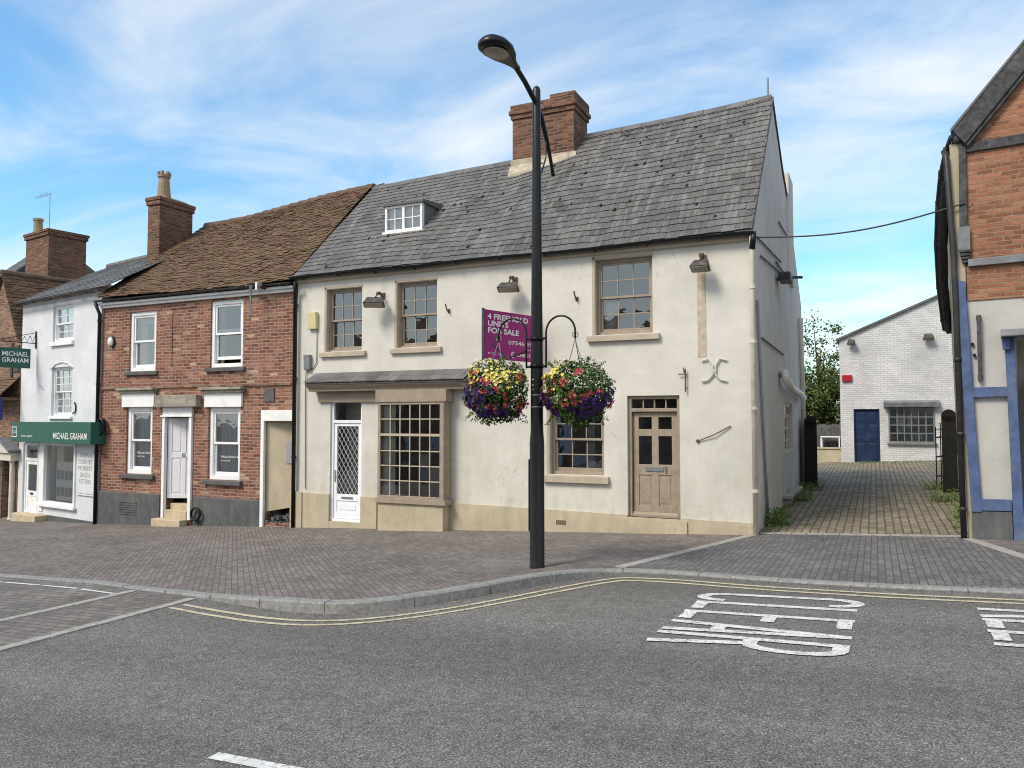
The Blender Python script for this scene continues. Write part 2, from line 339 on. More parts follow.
M['navy_sign'] = simple('navy sign', (.02, .025, .12), .4)
M['timber'] = simple('weathered black timber', (.055, .055, .06), .8, var=.5, scale=14, bump=.6, dirt=(.15, .15, .16))
M['magenta'] = simple('magenta sign board', (.30, .012, .17), .4, var=.05)
M['letter'] = simple('white lettering', (.80, .80, .80), .5, var=.02)
M['grey_letter'] = simple('grey lettering', (.34, .35, .37), .5, var=.02)
M['alarm'] = simple('yellowed alarm plastic', (.58, .53, .28), .5, var=.06)
M['red'] = simple('red alarm box', (.40, .02, .035), .4, var=.05)
M['interior'] = simple('room wall', (.55, .53, .48), .9)
M['floorb'] = simple('room floor', (.08, .07, .06), .9)
M['curtain'] = simple('net curtain', (.72, .70, .66), .95, var=.15, scale=3)
M['blind'] = None
M['concrete'] = simple('concrete', (.36, .35, .33), .9, var=.2, scale=9, bump=.4, dirt=(.22, .21, .19))
M['cable'] = simple('cable sheath', (.05, .05, .055), .6)
M['glass'] = glass_mat('old window glass', refl=4.6)
M['glass_d'] = glass_mat('shop window glass', (.88, .90, .88), 3.0, .12)
M['leadcame'] = simple('white lead lattice', (.55, .56, .58), .5)
M['card'] = simple('property card', (.85, .86, .84), .6, var=.05)
M['photo'] = simple('property photo', (.16, .2, .17), .5, var=.7, scale=25)
def blindmat():
    m = N('vertical blind'); w = m.n('TexWave'); w.inputs['Scale'].default_value = 5.2; w.bands_direction = 'X'; m.l(m.obj(), w.inputs['Vector'])
    m.col(m.mix(w.outputs['Fac'], (.30, .40, .50), (.48, .60, .72))); m.b.inputs['Roughness'].default_value = .8; return m.m
M['blind'] = blindmat()
def asphalt():
    m = N('worn asphalt'); o = m.obj()
    v = m.n('TexVoronoi'); v.inputs['Scale'].default_value = 95; m.l(o, v.inputs['Vector'])
    g = m.n('SeparateColor'); m.l(v.outputs['Color'], g.inputs[0])
    r = m.n('ValToRGB'); m.l(g.outputs[0], r.inputs[0]); e = r.color_ramp.elements
    e[0].color = (.145, .139, .13, 1); e[1].color = (.38, .362, .335, 1); e[1].position = 1; q = e.new(.5); q.color = (.19, .182, .17, 1); q = e.new(.85); q.color = (.26, .248, .23, 1)
    c = m.mix(m.rng(v.outputs['Distance'], .35, .75, 0, .85), r.outputs[0], (.065, .062, .058))
    c = m.mix(1.0, c, m.rng(m.noise(o, 11, 7, .7), .3, .7, .78, 1.22), 'MULTIPLY')
    c = m.mix(1.0, c, m.rng(m.noise(m.mapv(o, (.12, 1, 1)), 1.0, 5, .6), .35, .65, .84, 1.14), 'MULTIPLY')
    c = m.mix(m.rng(m.noise(o, 1.9, 9, .82), .60, .72, 0, .35), c, (.10, .095, .088))
    c = m.mix(m.rng(m.noise(m.mapv(o, loc=(3.1, 8.2, 0)), 3.1, 4, .6), .69, .73, 0, .45), c, (.07, .068, .066))
    # tar seams
    w = m.n('TexVoronoi', feature='DISTANCE_TO_EDGE'); w.inputs['Scale'].default_value = .16
    nn = m.n('TexNoise'); nn.inputs['Scale'].default_value = 1.6; nn.inputs['Detail'].default_value = 8; m.l(o, nn.inputs['Vector'])
    vm = m.n('VectorMath', operation='ADD'); m.l(o, vm.inputs[0]); sc = m.n('VectorMath', operation='SCALE'); sc.inputs['Scale'].default_value = .6; m.l(nn.outputs['Color'], sc.inputs[0]); m.l(sc.outputs[0], vm.inputs[1]); m.l(vm.outputs[0], w.inputs['Vector'])
    ck = m.math('MULTIPLY', m.rng(w.outputs['Distance'], .0, .0025, .55, 0), m.rng(m.noise(o, .7, 3), .55, .62, 0, 1))
    c = m.mix(ck, c, (.03, .03, .03))
    m.col(c); m.b.inputs['Roughness'].default_value = .82; m.b.inputs['Specular IOR Level'].default_value = .25
    m.bump(m.math('SUBTRACT', 1.0, v.outputs['Distance']), .6, .009); return m.m
M['asphalt'] = asphalt()
def paint_mat(name, c, under=(.13, .13, .13), wear=(.56, .66)):
    m = N(name); o = m.obj()
    vv = m.n('TexVoronoi'); vv.inputs['Scale'].default_value = 60; m.l(o, vv.inputs['Vector']); sc = m.n('SeparateColor'); m.l(vv.outputs['Color'], sc.inputs[0])
    f = m.math('MAXIMUM', m.math('MULTIPLY', m.rng(sc.outputs[0], .72, .80, 0, .85), m.rng(m.noise(o, 6, 5, .7), .38, .6, .15, 1)), m.rng(m.noise(o, 7, 9, .8), .54, .66, 0, .8))
    m.col(m.mix(f, m.mix(1.0, c, m.rng(m.noise(o, 8, 5), .3, .7, .85, 1.1), 'MULTIPLY'), under)); m.b.inputs['Roughness'].default_value = .7
    m.bump(m.noise(o, 90, 3), .4, .004); return m.m
M['road_white'] = paint_mat('worn white road paint', (.66, .66, .64))
M['road_yellow'] = paint_mat('worn yellow road paint', (.56, .49, .33))
M['pavers'] = brick('grey pavers', (.15, .132, .122), (.178, .158, .146), (.21, .188, .174), (.105, .093, .085), bw=.15, bh=.075, ms=.005, rot=R(45), stain=(.24, .22, .20), stain_amt=.35, moss=(.10, .105, .06), mossr=(.68, .82), irregular=.002, obj=True, bumpd=.005)
M['bay'] = brick('bay pavers', (.145, .135, .125), (.175, .16, .148), (.205, .188, .172), (.095, .088, .08), bw=.21, bh=.105, ms=.008, stain=(.24, .22, .19), stain_amt=.35, irregular=.002, obj=True, bumpd=.005)
M['cross'] = brick('slate blue pavers', (.125, .12, .118), (.15, .145, .143), (.178, .172, .168), (.085, .081, .078), bw=.15, bh=.078, ms=.006, rot=R(90), stain=(.2, .2, .2), stain_amt=.3, irregular=.003, obj=True, bumpd=.008)
M['alley'] = brick('brown alley pavers', (.20, .172, .13), (.25, .215, .165), (.30, .26, .20), (.12, .105, .075), bw=.205, bh=.125, ms=.014, rot=R(90), stain=(.3, .26, .2), stain_amt=.35, moss=(.075, .085, .035), mossr=(.52, .72), irregular=.006, obj=True, bumpd=.014)
M['setts'] = simple('pale granite sett strip', (.34, .325, .30), .85, var=.22, scale=14, bump=.5, dirt=(.2, .19, .17))
M['kerb'] = simple('granite kerb', (.25, .25, .245), .85, var=.28, scale=20, bump=.5, dirt=(.13, .125, .115))
M['earth'] = simple('bare ground', (.16, .14, .10), .95, var=.3, scale=2, bump=.6, dirt=(.08, .09, .04))
M['leaf'] = island_mat('tree leaf', [(.045, .075, .015), (.085, .125, .03), (.065, .095, .025), (.13, .15, .045)], .6, fine=4, big=.8)
M['leaf2'] = island_mat('basket leaf', [(.03, .06, .015), (.06, .115, .028), (.045, .085, .02), (.09, .15, .04)], .8, fine=9, big=4, spec=.12)
M['weed'] = island_mat('weed leaf', [(.05, .11, .02), (.10, .19, .04), (.15, .22, .06), (.20, .21, .10)], .7, fine=9, big=4)
M['bark'] = simple('bark', (.09, .07, .05), .95, var=.4, scale=10, bump=.8)
for n_, cs in dict(yellow=[(.66, .58, .14), (.60, .48, .08), (.70, .64, .30)], purple=[(.032, .013, .085), (.06, .025, .15), (.02, .01, .045)], red=[(.42, .06, .035), (.50, .14, .08), (.30, .02, .05), (.36, .05, .10)]).items():
    M['fl_' + n_] = island_mat(n_ + ' petal', cs, .6, fine=20, big=3)
M['wood_dark'] = simple('tarred gate board', (.012, .012, .012), .8, var=.5, scale=9, bump=.5)
M['fence'] = simple('grey weathered fence board', (.10, .10, .095), .9, var=.4, scale=6, bump=.5)

# ------------------------------------------------------------------ ground
KERB = [(-60, 7.1), (-11.4, 7.0), (-9.4, 6.95), (-8.36, 6.80), (-7.34, 6.66), (-6.3, 6.44), (-5.6, 6.33), (-5.1, 6.33), (-4.7, 6.50), (-4.3, 6.90), (-4.0, 7.35), (-3.73, 7.85), (-3.34, 8.55), (-3.1, 8.93), (-2.85, 9.12), (-2.4, 9.17), (-1.87, 9.12), (-1.12, 8.98), (.11, 8.88), (1.27, 8.88), (60, 8.9)]
LIFT = [(-8.4, .012), (-7.2, .03), (-5.6, .11), (-3.5, .11), (-2.95, .035), (-1.9, .02), (60, .02)]
def kerb_v(u): return (interp(u - .15, KERB) + interp(u, KERB) + interp(u + .15, KERB)) / 3
def slope(u): return .046 * (u if abs(u) < 45 else math.copysign(45, u))
def road_z(u, v=0): return .005 + slope(u)
def front_v(u): return 13.5 + (max(0, -17.4 - u) * .17)
def pave_z(u, v):
    k = kerb_v(u); t = max(0, min(1, (v - k) / (13.19 - k)))
    a = road_z(u) + interp(u, LIFT); b = -.065 + slope(u)
    return a + (b - a) * t
def alley_z(u, v): return -.065 + slope(u) + .265 * max(0, min(17, v - 13.3)) / 17
def grid(us, vs_of, n, zf, off=0):
    m = MB(); rows = []
    for u in us:
        a, b = vs_of(u); rows.append([(u, a + (b - a) * j / n, 0) for j in range(n + 1)])
    for i in range(len(us) - 1):
        for j in range(n):
            q = [rows[i][j], rows[i + 1][j], rows[i + 1][j + 1], rows[i][j + 1]]
            m.quad(*[(x, y, zf(x, y) + off) for x, y, _ in q])
    return m
def weld(o):
    bm = bmesh.new(); bm.from_mesh(o.data); bmesh.ops.remove_doubles(bm, verts=bm.verts, dist=1e-4)
    bm.to_mesh(o.data); bm.free(); return o
us_f = [-24 + .1 * i for i in range(0, 361)]; us_all = [-60, -45, -35] + us_f + [14, 20, 30, 45, 60]
struct(weld(grid(us_all, lambda u: (-9, kerb_v(u) + .02), 6, road_z).build('road', M['asphalt'], fix=False)))
struct(weld(grid(us_all, lambda u: (-14, -8.9), 2, lambda u, v: road_z(u) + .08).build('far_pavement', M['pavers'], fix=False)))
struct(weld(grid([u for u in us_all], lambda u: (kerb_v(u) + .1, front_v(u)), 30, pave_z).build('pavement', M['pavers'], fix=False)))
g = MB(); g.quad((-900, -900, -4), (900, -900, -4), (900, 900, -4), (-900, 900, -4)); struct(g.build('ground', M['earth']))
struct(weld(grid([-24 + i for i in range(0, 60)], lambda u: (13.55, 60), 20, lambda u, v: alley_z(u, v) - .12).build('yard_ground', M['earth'], fix=False)))
struct(weld(grid([-1.9 + .1 * i for i in range(0, 72)], lambda u: (13.4, 31.5), 60, lambda u, v: alley_z(u, v) + .02 * mnoise.noise((u * .8, v * .8, 0))).build('alley', M['alley'], fix=False)))
# crossover of blue-grey blocks between the two diagonal sett strips
def lerp(a, b, t): return a + (b - a) * t
n = MB(); NV = 30
for j in range(NV):
    for i in range(50):
        def P(s, t):
            ul = lerp(-2.86, -1.79, t); ur = lerp(2.6, 1.18, t); u = lerp(ul, ur, s)
            v = lerp(kerb_v(u) + .13, 13.33, t); return (u, v, pave_z(u, v) + .007)
        n.quad(P(i / 50, j / NV), P((i + 1) / 50, j / NV), P((i + 1) / 50, (j + 1) / NV), P(i / 50, (j + 1) / NV))
struct(weld(n.build('crossover', M['cross'], fix=False)))
def strip(m, pts, w, zf, off, seg=.25, gap=.012, h=0.0):
    """a row of separate setts along a polyline"""
    for a, b in zip(pts, pts[1:]):
        a, b = Vector(a), Vector(b); L = (b - a).length; d = (b - a) / L; nn = Vector((-d.y, d.x)) * w / 2; k = max(1, round(L / seg))
        for i in range(k):
            p, q = a + d * (L * i / k + gap / 2), a + d * (L * (i + 1) / k - gap / 2); dz = random.uniform(0, .003)
            c = [p + nn, p - nn, q - nn, q + nn]; z = [zf(x.x, x.y) + off + dz for x in c]
            m.add([(x.x, x.y, zz_) for x, zz_ in zip(c, z)] + [(x.x, x.y, zz_ - .03) for x, zz_ in zip(c, z)], [(0, 1, 2, 3), (0, 4, 5, 1), (1, 5, 6, 2), (2, 6, 7, 3), (3, 7, 4, 0)])
m = MB()
strip(m, [(-2.9, 9.35), (-1.82, 13.2)], .16, pave_z, .014)
strip(m, [(-1.75, 13.36), (1.15, 13.36)], .14, pave_z, .016)
strip(m, [(1.2, 13.1), (1.66, 11.2), (2.7, 9.2)], .16, pave_z, .014)
struct(m.build('sett_borders', M['setts']))
# parking bay
n = MB()
for i in range(120):
    a, b = -19.15 + .1 * i, -19.05 + .1 * i
    n.quad((a, 3.9, road_z(a) + .006), (b, 3.9, road_z(b) + .006), (b, kerb_v(b) - .05, road_z(b) + .006), (a, kerb_v(a) - .05, road_z(a) + .006))
struct(weld(n.build('parking_bay', M['bay'], fix=False)))
m = MB(); strip(m, [(-7.15, 3.85), (-7.15, 6.55)], .13, road_z, .012); strip(m, [(-8.42, 3.85), (-8.32, 6.72)], .13, road_z, .012)
struct(m.build('bay_borders', M['setts']))
# kerb stones
m = MB(); u = -24.0
while u < 12:
    st = .18 if -6.4 < u < -2.3 else .9
    L_ = .9; e_ = u; pts = []
    acc = 0; p0 = Vector((u, kerb_v(u))); pts = [p0]
    while acc < L_:
        e_ += .05; p1 = Vector((e_, kerb_v(e_))); acc += (p1 - pts[-1]).length; pts.append(p1)
    pts = pts[::3] + [pts[-1]]
    nor = []
    for i, p in enumerate(pts):
        d = (pts[min(i + 1, len(pts) - 1)] - pts[max(i - 1, 0)]).normalized(); nor.append(Vector((-d.y, d.x)))
    pts[0] = pts[0] + (pts[1] - pts[0]).normalized() * .006; pts[-1] = pts[-1] + (pts[-2] - pts[-1]).normalized() * .006
    ring = []; dz = random.uniform(-.003, .004)
    for p, q in zip(pts, nor):
        lf = interp(p.x, LIFT); zt = road_z(p.x) + lf + .006 + dz; zb = road_z(p.x) - .06; o = p + q * .135; r_ = min(.018, lf)
        ring += [(p.x, p.y, zb), (p.x + q.x * .004, p.y + q.y * .004, zt - r_), (p.x + q.x * r_, p.y + q.y * r_, zt), (o.x, o.y, zt), (o.x, o.y, zb)]
    k = len(pts); fs = [(i * 5 + j, (i + 1) * 5 + j, (i + 1) * 5 + (j + 1) % 5, i * 5 + (j + 1) % 5) for i in range(k - 1) for j in range(5)] + [(0, 1, 2, 3, 4), tuple(range(5 * k - 1, 5 * k - 6, -1))]
    m.add(ring, fs); u = e_
struct(m.build('kerb', M['kerb']))
# yellow lines, bay dashes, centre dash, lettering
def ribbon(m, pts, w, off=.009):
    for (a, b) in zip(pts, pts[1:]):
        a, b = Vector(a), Vector(b)
        if (b - a).length < 1e-6: continue
        d = (b - a).normalized(); q = Vector((-d.y, d.x)) * w / 2
        m.quad(*[(p.x, p.y, road_z(p.x) + off) for p in (a - q, b - q, b + q, a + q)])
m = MB()
for off in (.29, .45):
    pts = []; u = -6.95
    while u < 12:
        h = .05; d = Vector((2 * h, kerb_v(u + .3) - kerb_v(u - .3))); d = Vector((.6, kerb_v(u + .3) - kerb_v(u - .3))).normalized()
        p = Vector((u, kerb_v(u))) - Vector((-d.y, d.x)) * off
        if not pts or p.x > pts[-1][0] + .02: pts.append((p.x, p.y))
        u += .06
    P_ = []
    for i in range(len(pts)):
        d = (Vector(pts[min(i + 1, len(pts) - 1)]) - Vector(pts[max(0, i - 1)])).normalized(); P_.append((Vector(pts[i]), Vector((-d.y, d.x)) * .029))
    for (a, qa), (b, qb) in zip(P_, P_[1:]): m.quad(*[(p.x, p.y, road_z(p.x) + .005) for p in (a - qa, b - qb, b + qb, a + qa)])
struct(m.build('yellow_lines', M['road_yellow'], fix=False))
m = MB(); u = -19
while u < -7.3:
    if u < -8.6: ribbon(m, [(u, kerb_v(u) - .3), (min(u + .74, -7.3), kerb_v(u + .7) - .3)], .05, .011)
    u += .82
u = -21.42
while u < 12:
    ribbon(m, [(u, 3.3), (u + 1.6, 3.3)], .085, .005); u += 6.0
struct(m.build('white_dashes', M['road_white'], fix=False))
# road lettering: tops towards +x, read towards the viewer; (w, h) -> ground, w in 0..1 across the word
def letter_map(B0, B1, T0, T1):
    def f(w, h):
        b = Vector(B0).lerp(Vector(B1), w); t = Vector(T0).lerp(Vector(T1), w); p = b.lerp(t, h); return Vector((p.x, p.y))
    return f
def arc(cx_, cy_, rx, ry, a0, a1, n=10): return [(cx_ + rx * math.cos(R(a0 + (a1 - a0) * i / n)), cy_ + ry * math.sin(R(a0 + (a1 - a0) * i / n))) for i in range(n + 1)]
def GL(ch):
    if ch == 'C': return [arc(.5, .83, .5, .17, 0, 180) + arc(.5, .17, .5, .17, 180, 360)]
    if ch == 'L': return [[(0, 1), (0, 0)], [(-.09, .05), (1, .05)]]
    if ch == 'E': return [[(0, 1), (0, 0)], [(-.09, .05), (1, .05)], [(-.09, .95), (1, .95)], [(0, .53), (.8, .53)]]
    if ch == 'A': return [[(0, 0), (.5, 1)], [(1, 0), (.5, 1)], [(.17, .3), (.83, .3)]]
    if ch == 'R': return [[(0, 0), (0, 1)], [(-.08, .96), (.5, .96)] + arc(.5, .74, .5, .22, 90, -90) + [(0, .52)], [(.45, .52), (1, 0)]]
    if ch == 'K': return [[(0, 0), (0, 1)], [(1, 1), (0, .42)], [(.3, .58), (1, 0)]]
    if ch == 'P': return [[(0, 0), (0, 1)], [(-.08, .96), (.5, .96)] + arc(.5, .72, .5, .24, 90, -90) + [(0, .48)]]
def road_word(word, fmap, name):
    m = MB(); k = len(word); pitch = 1 / (k - .28); zo = .0054
    for i, ch in enumerate(word):
        for st in GL(ch):
            P_ = [fmap((i + x * .70) * pitch, y) for x, y in st]; L = []
            for j in range(len(P_)):
                d = (P_[min(j + 1, len(P_) - 1)] - P_[max(0, j - 1)]).normalized()
                wv = .086 + .034 * abs(d.y)      # strokes across the road are painted thicker
                L.append((P_[j], Vector((-d.y, d.x)) * wv / 2))
            zo += .0003
            for (a, qa), (b, qb) in zip(L, L[1:]): m.quad(*[(p.x, p.y, road_z(p.x) + zo) for p in (a - qa, b - qb, b + qb, a + qa)])
    return struct(m.build(name, M['road_white'], fix=False))
road_word('CLEAR', letter_map((-1.62, 8.22), (-1.74, 6.30), (-.17, 8.20), (-.21, 6.22)), 'road_lettering')
road_word('KEEP', letter_map((.80, 8.12), (.78, 6.62), (2.3, 8.10), (2.3, 6.60)), 'road_lettering')

# ------------------------------------------------------------------ building parts
def shingles(m, x0, x1, eave, ridge, sw, sh, th=.012, jit=.004, skip=None, rag=0, shear=0, shw=lambda x: 1):
    """overlapping tiles on the slope between eave(x)->(y,z) and ridge(x)->(y,z)"""
    e, r = eave((x0 + x1) / 2), ridge((x0 + x1) / 2); Ls = math.hypot(r[0] - e[0], r[1] - e[1]); rows = int(Ls / sh)
    for i in range(rows):
        t0, t1 = i / rows, min(1.0, (i + 1.35) / rows); x = x0 - (sw * .5 if i % 2 else 0) - random.uniform(0, .02)
        drow = random.uniform(-.0015, .0015)
        while x < x1:
            a, b = max(x0, x) + .0025, min(x1, x + sw) - .0025; x += sw
            if b - a < .03: continue
            if skip and skip((a + b) / 2, (t0 + t1) / 2): continue
            def P(xx, t, lift):
                E_, R_ = eave(xx), ridge(xx); y, z = lerp(E_[0], R_[0], t), lerp(E_[1], R_[1], t); ny, nz = -(R_[1] - E_[1]) / Ls, (R_[0] - E_[0]) / Ls
                w = .006 * mnoise.noise((xx * .9, t * 5, 3.3)) * 2
                return (xx + shear * t * shw(xx), y + ny * (lift + w), z + nz * (lift + w))
            j0, j1 = random.uniform(0, jit), random.uniform(0, jit); s0 = random.uniform(-.006, .006) * rag + drow; s1 = s0 + random.uniform(-.003, .003) * rag
            A, B, C, D = P(a, t0 + s0, th * 2 + j0), P(b, t0 + s1, th * 2 + j1), P(b, t1, th * .6 + j1 * .5), P(a, t1, th * .6 + j0 * .5)
            A2, B2 = P(a, t0 + s0, th + j0), P(b, t0 + s1, th + j1); C2, D2 = P(b, t1, .001), P(a, t1, .001)
            m.add([A, B, C, D, A2, B2, C2, D2], [(0, 1, 2, 3), (4, 5, 1, 0), (5, 6, 2, 1), (7, 4, 0, 3)])
def frame_boxes(m, x0, x1, z0, z1, y0, y1, w, wb=None):
    wb = wb or w
    m.box(x0, x0 + w, y0, y1, z0, z1); m.box(x1 - w, x1, y0, y1, z0, z1); m.box(x0 + w, x1 - w, y0, y1, z1 - w, z1); m.box(x0 + w, x1 - w, y0, y1, z0, z0 + wb)
def bars(m, x0, x1, z0, z1, y0, y1, cols, rows, bw):
    for i in range(1, cols): x = lerp(x0, x1, i / cols); m.box(x - bw / 2, x + bw / 2, y0, y1, z0, z1)
    for j in range(1, rows): z = lerp(z0, z1, j / rows); m.box(x0, x1, y0 + .003, y1 - .003, z - bw / 2, z + bw / 2)
def panes(m, x0, x1, z0, z1, y, cols, rows, tilt=.006):
    for i in range(cols):
        for j in range(rows):
            a, b = lerp(x0, x1, i / cols), lerp(x0, x1, (i + 1) / cols); c, d = lerp(z0, z1, j / rows), lerp(z0, z1, (j + 1) / rows)
            p, q = random.gauss(0, tilt) * (b - a), random.gauss(0, tilt) * (d - c)
            m.quad((a, y - p - q, c), (b, y + p - q, c), (b, y + p + q, d), (a, y - p + q, d))
def sash(parent, r, y, mat, cols=3, rt=2, rb=2, fw=.045, sw=.04, bw=.02, sill=None, sill_mat=None, curtain=None, open_=0, split=.5, glass='glass', label=None, sill_z=None, backm=None):
    x0, x1, z0, z1 = r
    m = MB(); frame_boxes(m, x0, x1, z0, z1, y, y + .13, fw); w = m.build('window', mat, parent, .003)
    if label: w['label'] = label
    a, b, c, d = x0 + fw, x1 - fw, z0 + fw, z1 - fw; zm = lerp(c, d, split)
    gp = MB()
    for (p, q, yy, rows, dz) in ((zm - .02, d, y + .025, rt, 0), (c, zm + .02, y + .065, rb, open_)):
        p += dz; q += dz
        s = MB(); frame_boxes(s, a, b, p, q, yy, yy + .038, sw, sw * (1.5 if yy > y + .05 else 1)); 
        bars(s, a + sw, b - sw, p + sw, q - sw, yy + .006, yy + .032, cols, rows, bw)
        s.build('sash', mat, w, .002); panes(gp, a + sw, b - sw, p + sw * .9, q - sw * .9, yy + .02, cols, rows)
    gp.build('pane', M[glass], w, fix=False)
    if sill:
        e, h, pr = sill; zt = z0 if sill_z is None else sill_z
        s = MB(); s.prism_x([(-pr, zt - h), (-pr, zt - .02), (y, zt), (y, zt - h)], x0 - e, x1 + e) if False else s.hexa([(x0 - e, -pr, zt - h), (x1 + e, -pr, zt - h), (x1 + e, y + .01, zt - h), (x0 - e, y + .01, zt - h), (x0 - e, -pr, zt - .018), (x1 + e, -pr, zt - .018), (x1 + e, y + .01, zt + .002), (x0 - e, y + .01, zt + .002)])
        s.build('sill', sill_mat or mat, w, .006)
    if curtain:
        for (k0, k1, k2, k3, cm) in curtain:
            s = MB(); n_ = 24; X0, X1, Z0, Z1 = lerp(a, b, k0), lerp(a, b, k1), lerp(c, d, k2), lerp(c, d, k3)
            for i in range(n_):
                f = lambda t: y + .2 + .015 * math.sin(t * 40)
                p, q = i / n_, (i + 1) / n_; s.quad((lerp(X0, X1, p), f(p), Z0), (lerp(X0, X1, q), f(q), Z0), (lerp(X0, X1, q), f(q), Z1), (lerp(X0, X1, p), f(p), Z1))
            s.build('blind' if cm is M['blind'] else 'curtain', cm, w)
    return w
def rooms(parent, x0, x1, y1, zs):
    """inner floors and back wall so the rooms behind the glass are real and dim"""
    m = MB(); m.box(x0 + .31, x1 - .31, y1, y1 + .1, zs[0], zs[-1])
    for z in zs: m.box(x0 + .32, x1 - .32, .31, y1 - .002, z - .1, z)
    m.build('inner_floor', M['interior'], parent)
def pipe(name, mat, parent, pts, r, n=12, smooth=True):
    m = MB(); m.tube(pts, r, n); return m.build(name, mat, parent, smooth=smooth)
def gutter(name, parent, x0, x1, y, z, mat, r=.055, zfun=None):
    m = MB(); n_ = 8; k = 24
    pr = [(y - r * math.cos(math.pi * i / n_), -r * math.sin(math.pi * i / n_)) for i in range(n_ + 1)]; inn = [(y - (r - .008) * math.cos(math.pi * i / n_), -(r - .008) * math.sin(math.pi * i / n_)) for i in range(n_ + 1)]
    for j in range(k):
        a, b = lerp(x0, x1, j / k), lerp(x0, x1, (j + 1) / k); za = z + (zfun(a) if zfun else 0); zb = z + (zfun(b) if zfun else 0)
        for i in range(n_):
            m.quad((a, pr[i][0], za + pr[i][1]), (b, pr[i][0], zb + pr[i][1]), (b, pr[i + 1][0], zb + pr[i + 1][1]), (a, pr[i + 1][0], za + pr[i + 1][1]))
            m.quad((a, inn[i][0], za + inn[i][1]), (a, inn[i + 1][0], za + inn[i + 1][1]), (b, inn[i + 1][0], zb + inn[i + 1][1]), (b, inn[i][0], zb + inn[i][1]))
    x = x0 + .35
    while x < x1:
        zz_ = z + (zfun(x) if zfun else 0); m.box(x - .015, x + .015, y - r - .008, y + r, zz_ - r - .012, zz_ - r + .004); x += .95
    return m.build(name, mat, parent, fix=False)
def chimney(name, parent, x0, x1, y0, y1, z0, z1, mat, courses=((.22, .03), (.12, .055)), flaunch=True, base=None):
    m = MB(); zt = z1 - sum(c[0] for c in courses); m.box(x0, x1, y0, y1, z0, zt); z = zt
    for h, o in courses: m.box(x0 - o, x1 + o, y0 - o, y1 + o, z, z + h); z += h
    c = m.build(name, mat, parent, .012)
    if flaunch:
        f = MB(); f.hexa([(x0, y0, z1), (x1, y0, z1), (x1, y1, z1), (x0, y1, z1)] + [(lerp(x0, x1, a), lerp(y0, y1, b), z1 + .09) for a, b in ((.25, .2), (.75, .2), (.75, .8), (.25, .8))]); f.build('flaunching', M['mortar'], c)
    if base:
        f = MB(); f.box(x0 - .03, x1 + .03, y0 - .03, y1 + .03, z0, base); f.build('render_skirt', M['mortar'], c, .01)
    return c

# ================================================================== white rendered house
WF = Frame(-11.4, 13.19); WW = 9.6
wh = thing('rendered_house', 'cream rendered house with slate roof, bay window and tan base behind the lamp post', 'house', WF)
EZ = 4.80
def w_ridge(x):
    z = interp(x, [(0, 7.80), (1.9, 7.86), (4.05, 7.92), (5.5, 8.24), (6.2, 8.26), (7.2, 8.29), (8.4, 8.35), (9.6, 8.43)]); return (3.31, z)
def w_eave(x): return (-.14, EZ + .03 + .03 * math.sin(x * .8))
A_ = WF.rect(326, 362, 288, 351); B_ = WF.rect(396.5, 437, 281, 347); C_ = WF.rect(594.5, 652.5, 257, 334)
D_ = WF.rect(549, 604, 404, 475); BD = WF.rect(627.5, 680, 395.5, 518); WD = WF.rect(330, 361.5, 400, 523)
BAY = WF.rect(378.5, 449.5, 401, 499)
BAYi = (BAY[0] + .12, BAY[1] - .1, BAY[2] + .05, BAY[3] - .02)
holes = [A_, B_, C_, D_, BD, WD, BAYi]
m = MB(); m.wall(0, WW, -.95, EZ, holes, 0, .3); m.build('front_wall', M['render'], wh, fix=False)
# gable side wall with a window towards the alley
sy0, sz1 = WF.sx(784.5, 403, WW); sy1, sz0 = WF.sx(793, 451, WW)
m = MB(); m.wall(.3, 9.6, -.95, 4.78, [(sy0, sy1, sz0, sz1)], 0, .3)
apex = (3.31, 8.40)
m.prism([(.0, 4.78), (apex[0], apex[1]), (5.0, 7.45), (7.0, 6.6), (9.6, 4.78)], 0, .3)
m.turned(lambda p: Vector((WW - p.y + .002, p.x, p.z)))
gw = m.build('gable_wall', M['side'], wh)
m = MB(); m.box(0, .3, .3, 9.6, -.95, 4.78); m.box(.3, WW - .3, 9.3, 9.6, -.95, 4.78); m.prism_x([(0, 4.8), (3.31, 7.78), (9.6, 4.78)], 0, .3); m.build('rear_wall', M['side'], wh)
rooms(wh, 0, WW, 2.4, (.02, 2.45, 4.7))
# roof
m = MB()
K_ = 40
for i in range(K_):
    a, b = WW * i / K_, WW * (i + 1) / K_
    m.quad(*[(x, y, z) for x, (y, z) in ((a, w_eave(a)), (b, w_eave(b)), (b - .34 * max(0, 1 - b / 3), w_ridge(b)), (a - .34 * max(0, 1 - a / 3), w_ridge(a)))])
    for (p, q), (r_, s_) in (((3.31, 0), (5.0, 7.5)), ((5.0, 7.5), (7.0, 6.65)), ((7.0, 6.65), (9.7, 4.8))):
        za = w_ridge(a)[1] if p == 3.31 else q; zb = w_ridge(b)[1] if p == 3.31 else q
        m.quad((a, p, za + .01), (b, p, zb + .01), (b, r_, s_ + .01), (a, r_, s_ + .01))
dorm = WF.f(384, 219, 1.3), WF.f(423, 219, 1.3)
shingles(m, -.03, WW + .03, w_eave, w_ridge, .235, .20, .014, .005, rag=.7, shear=-.34, shw=lambda x: max(0, 1 - x / 3))
roof = m.build('roof', M['slate'], wh, fix=False)
m = MB(); random.seed(5)
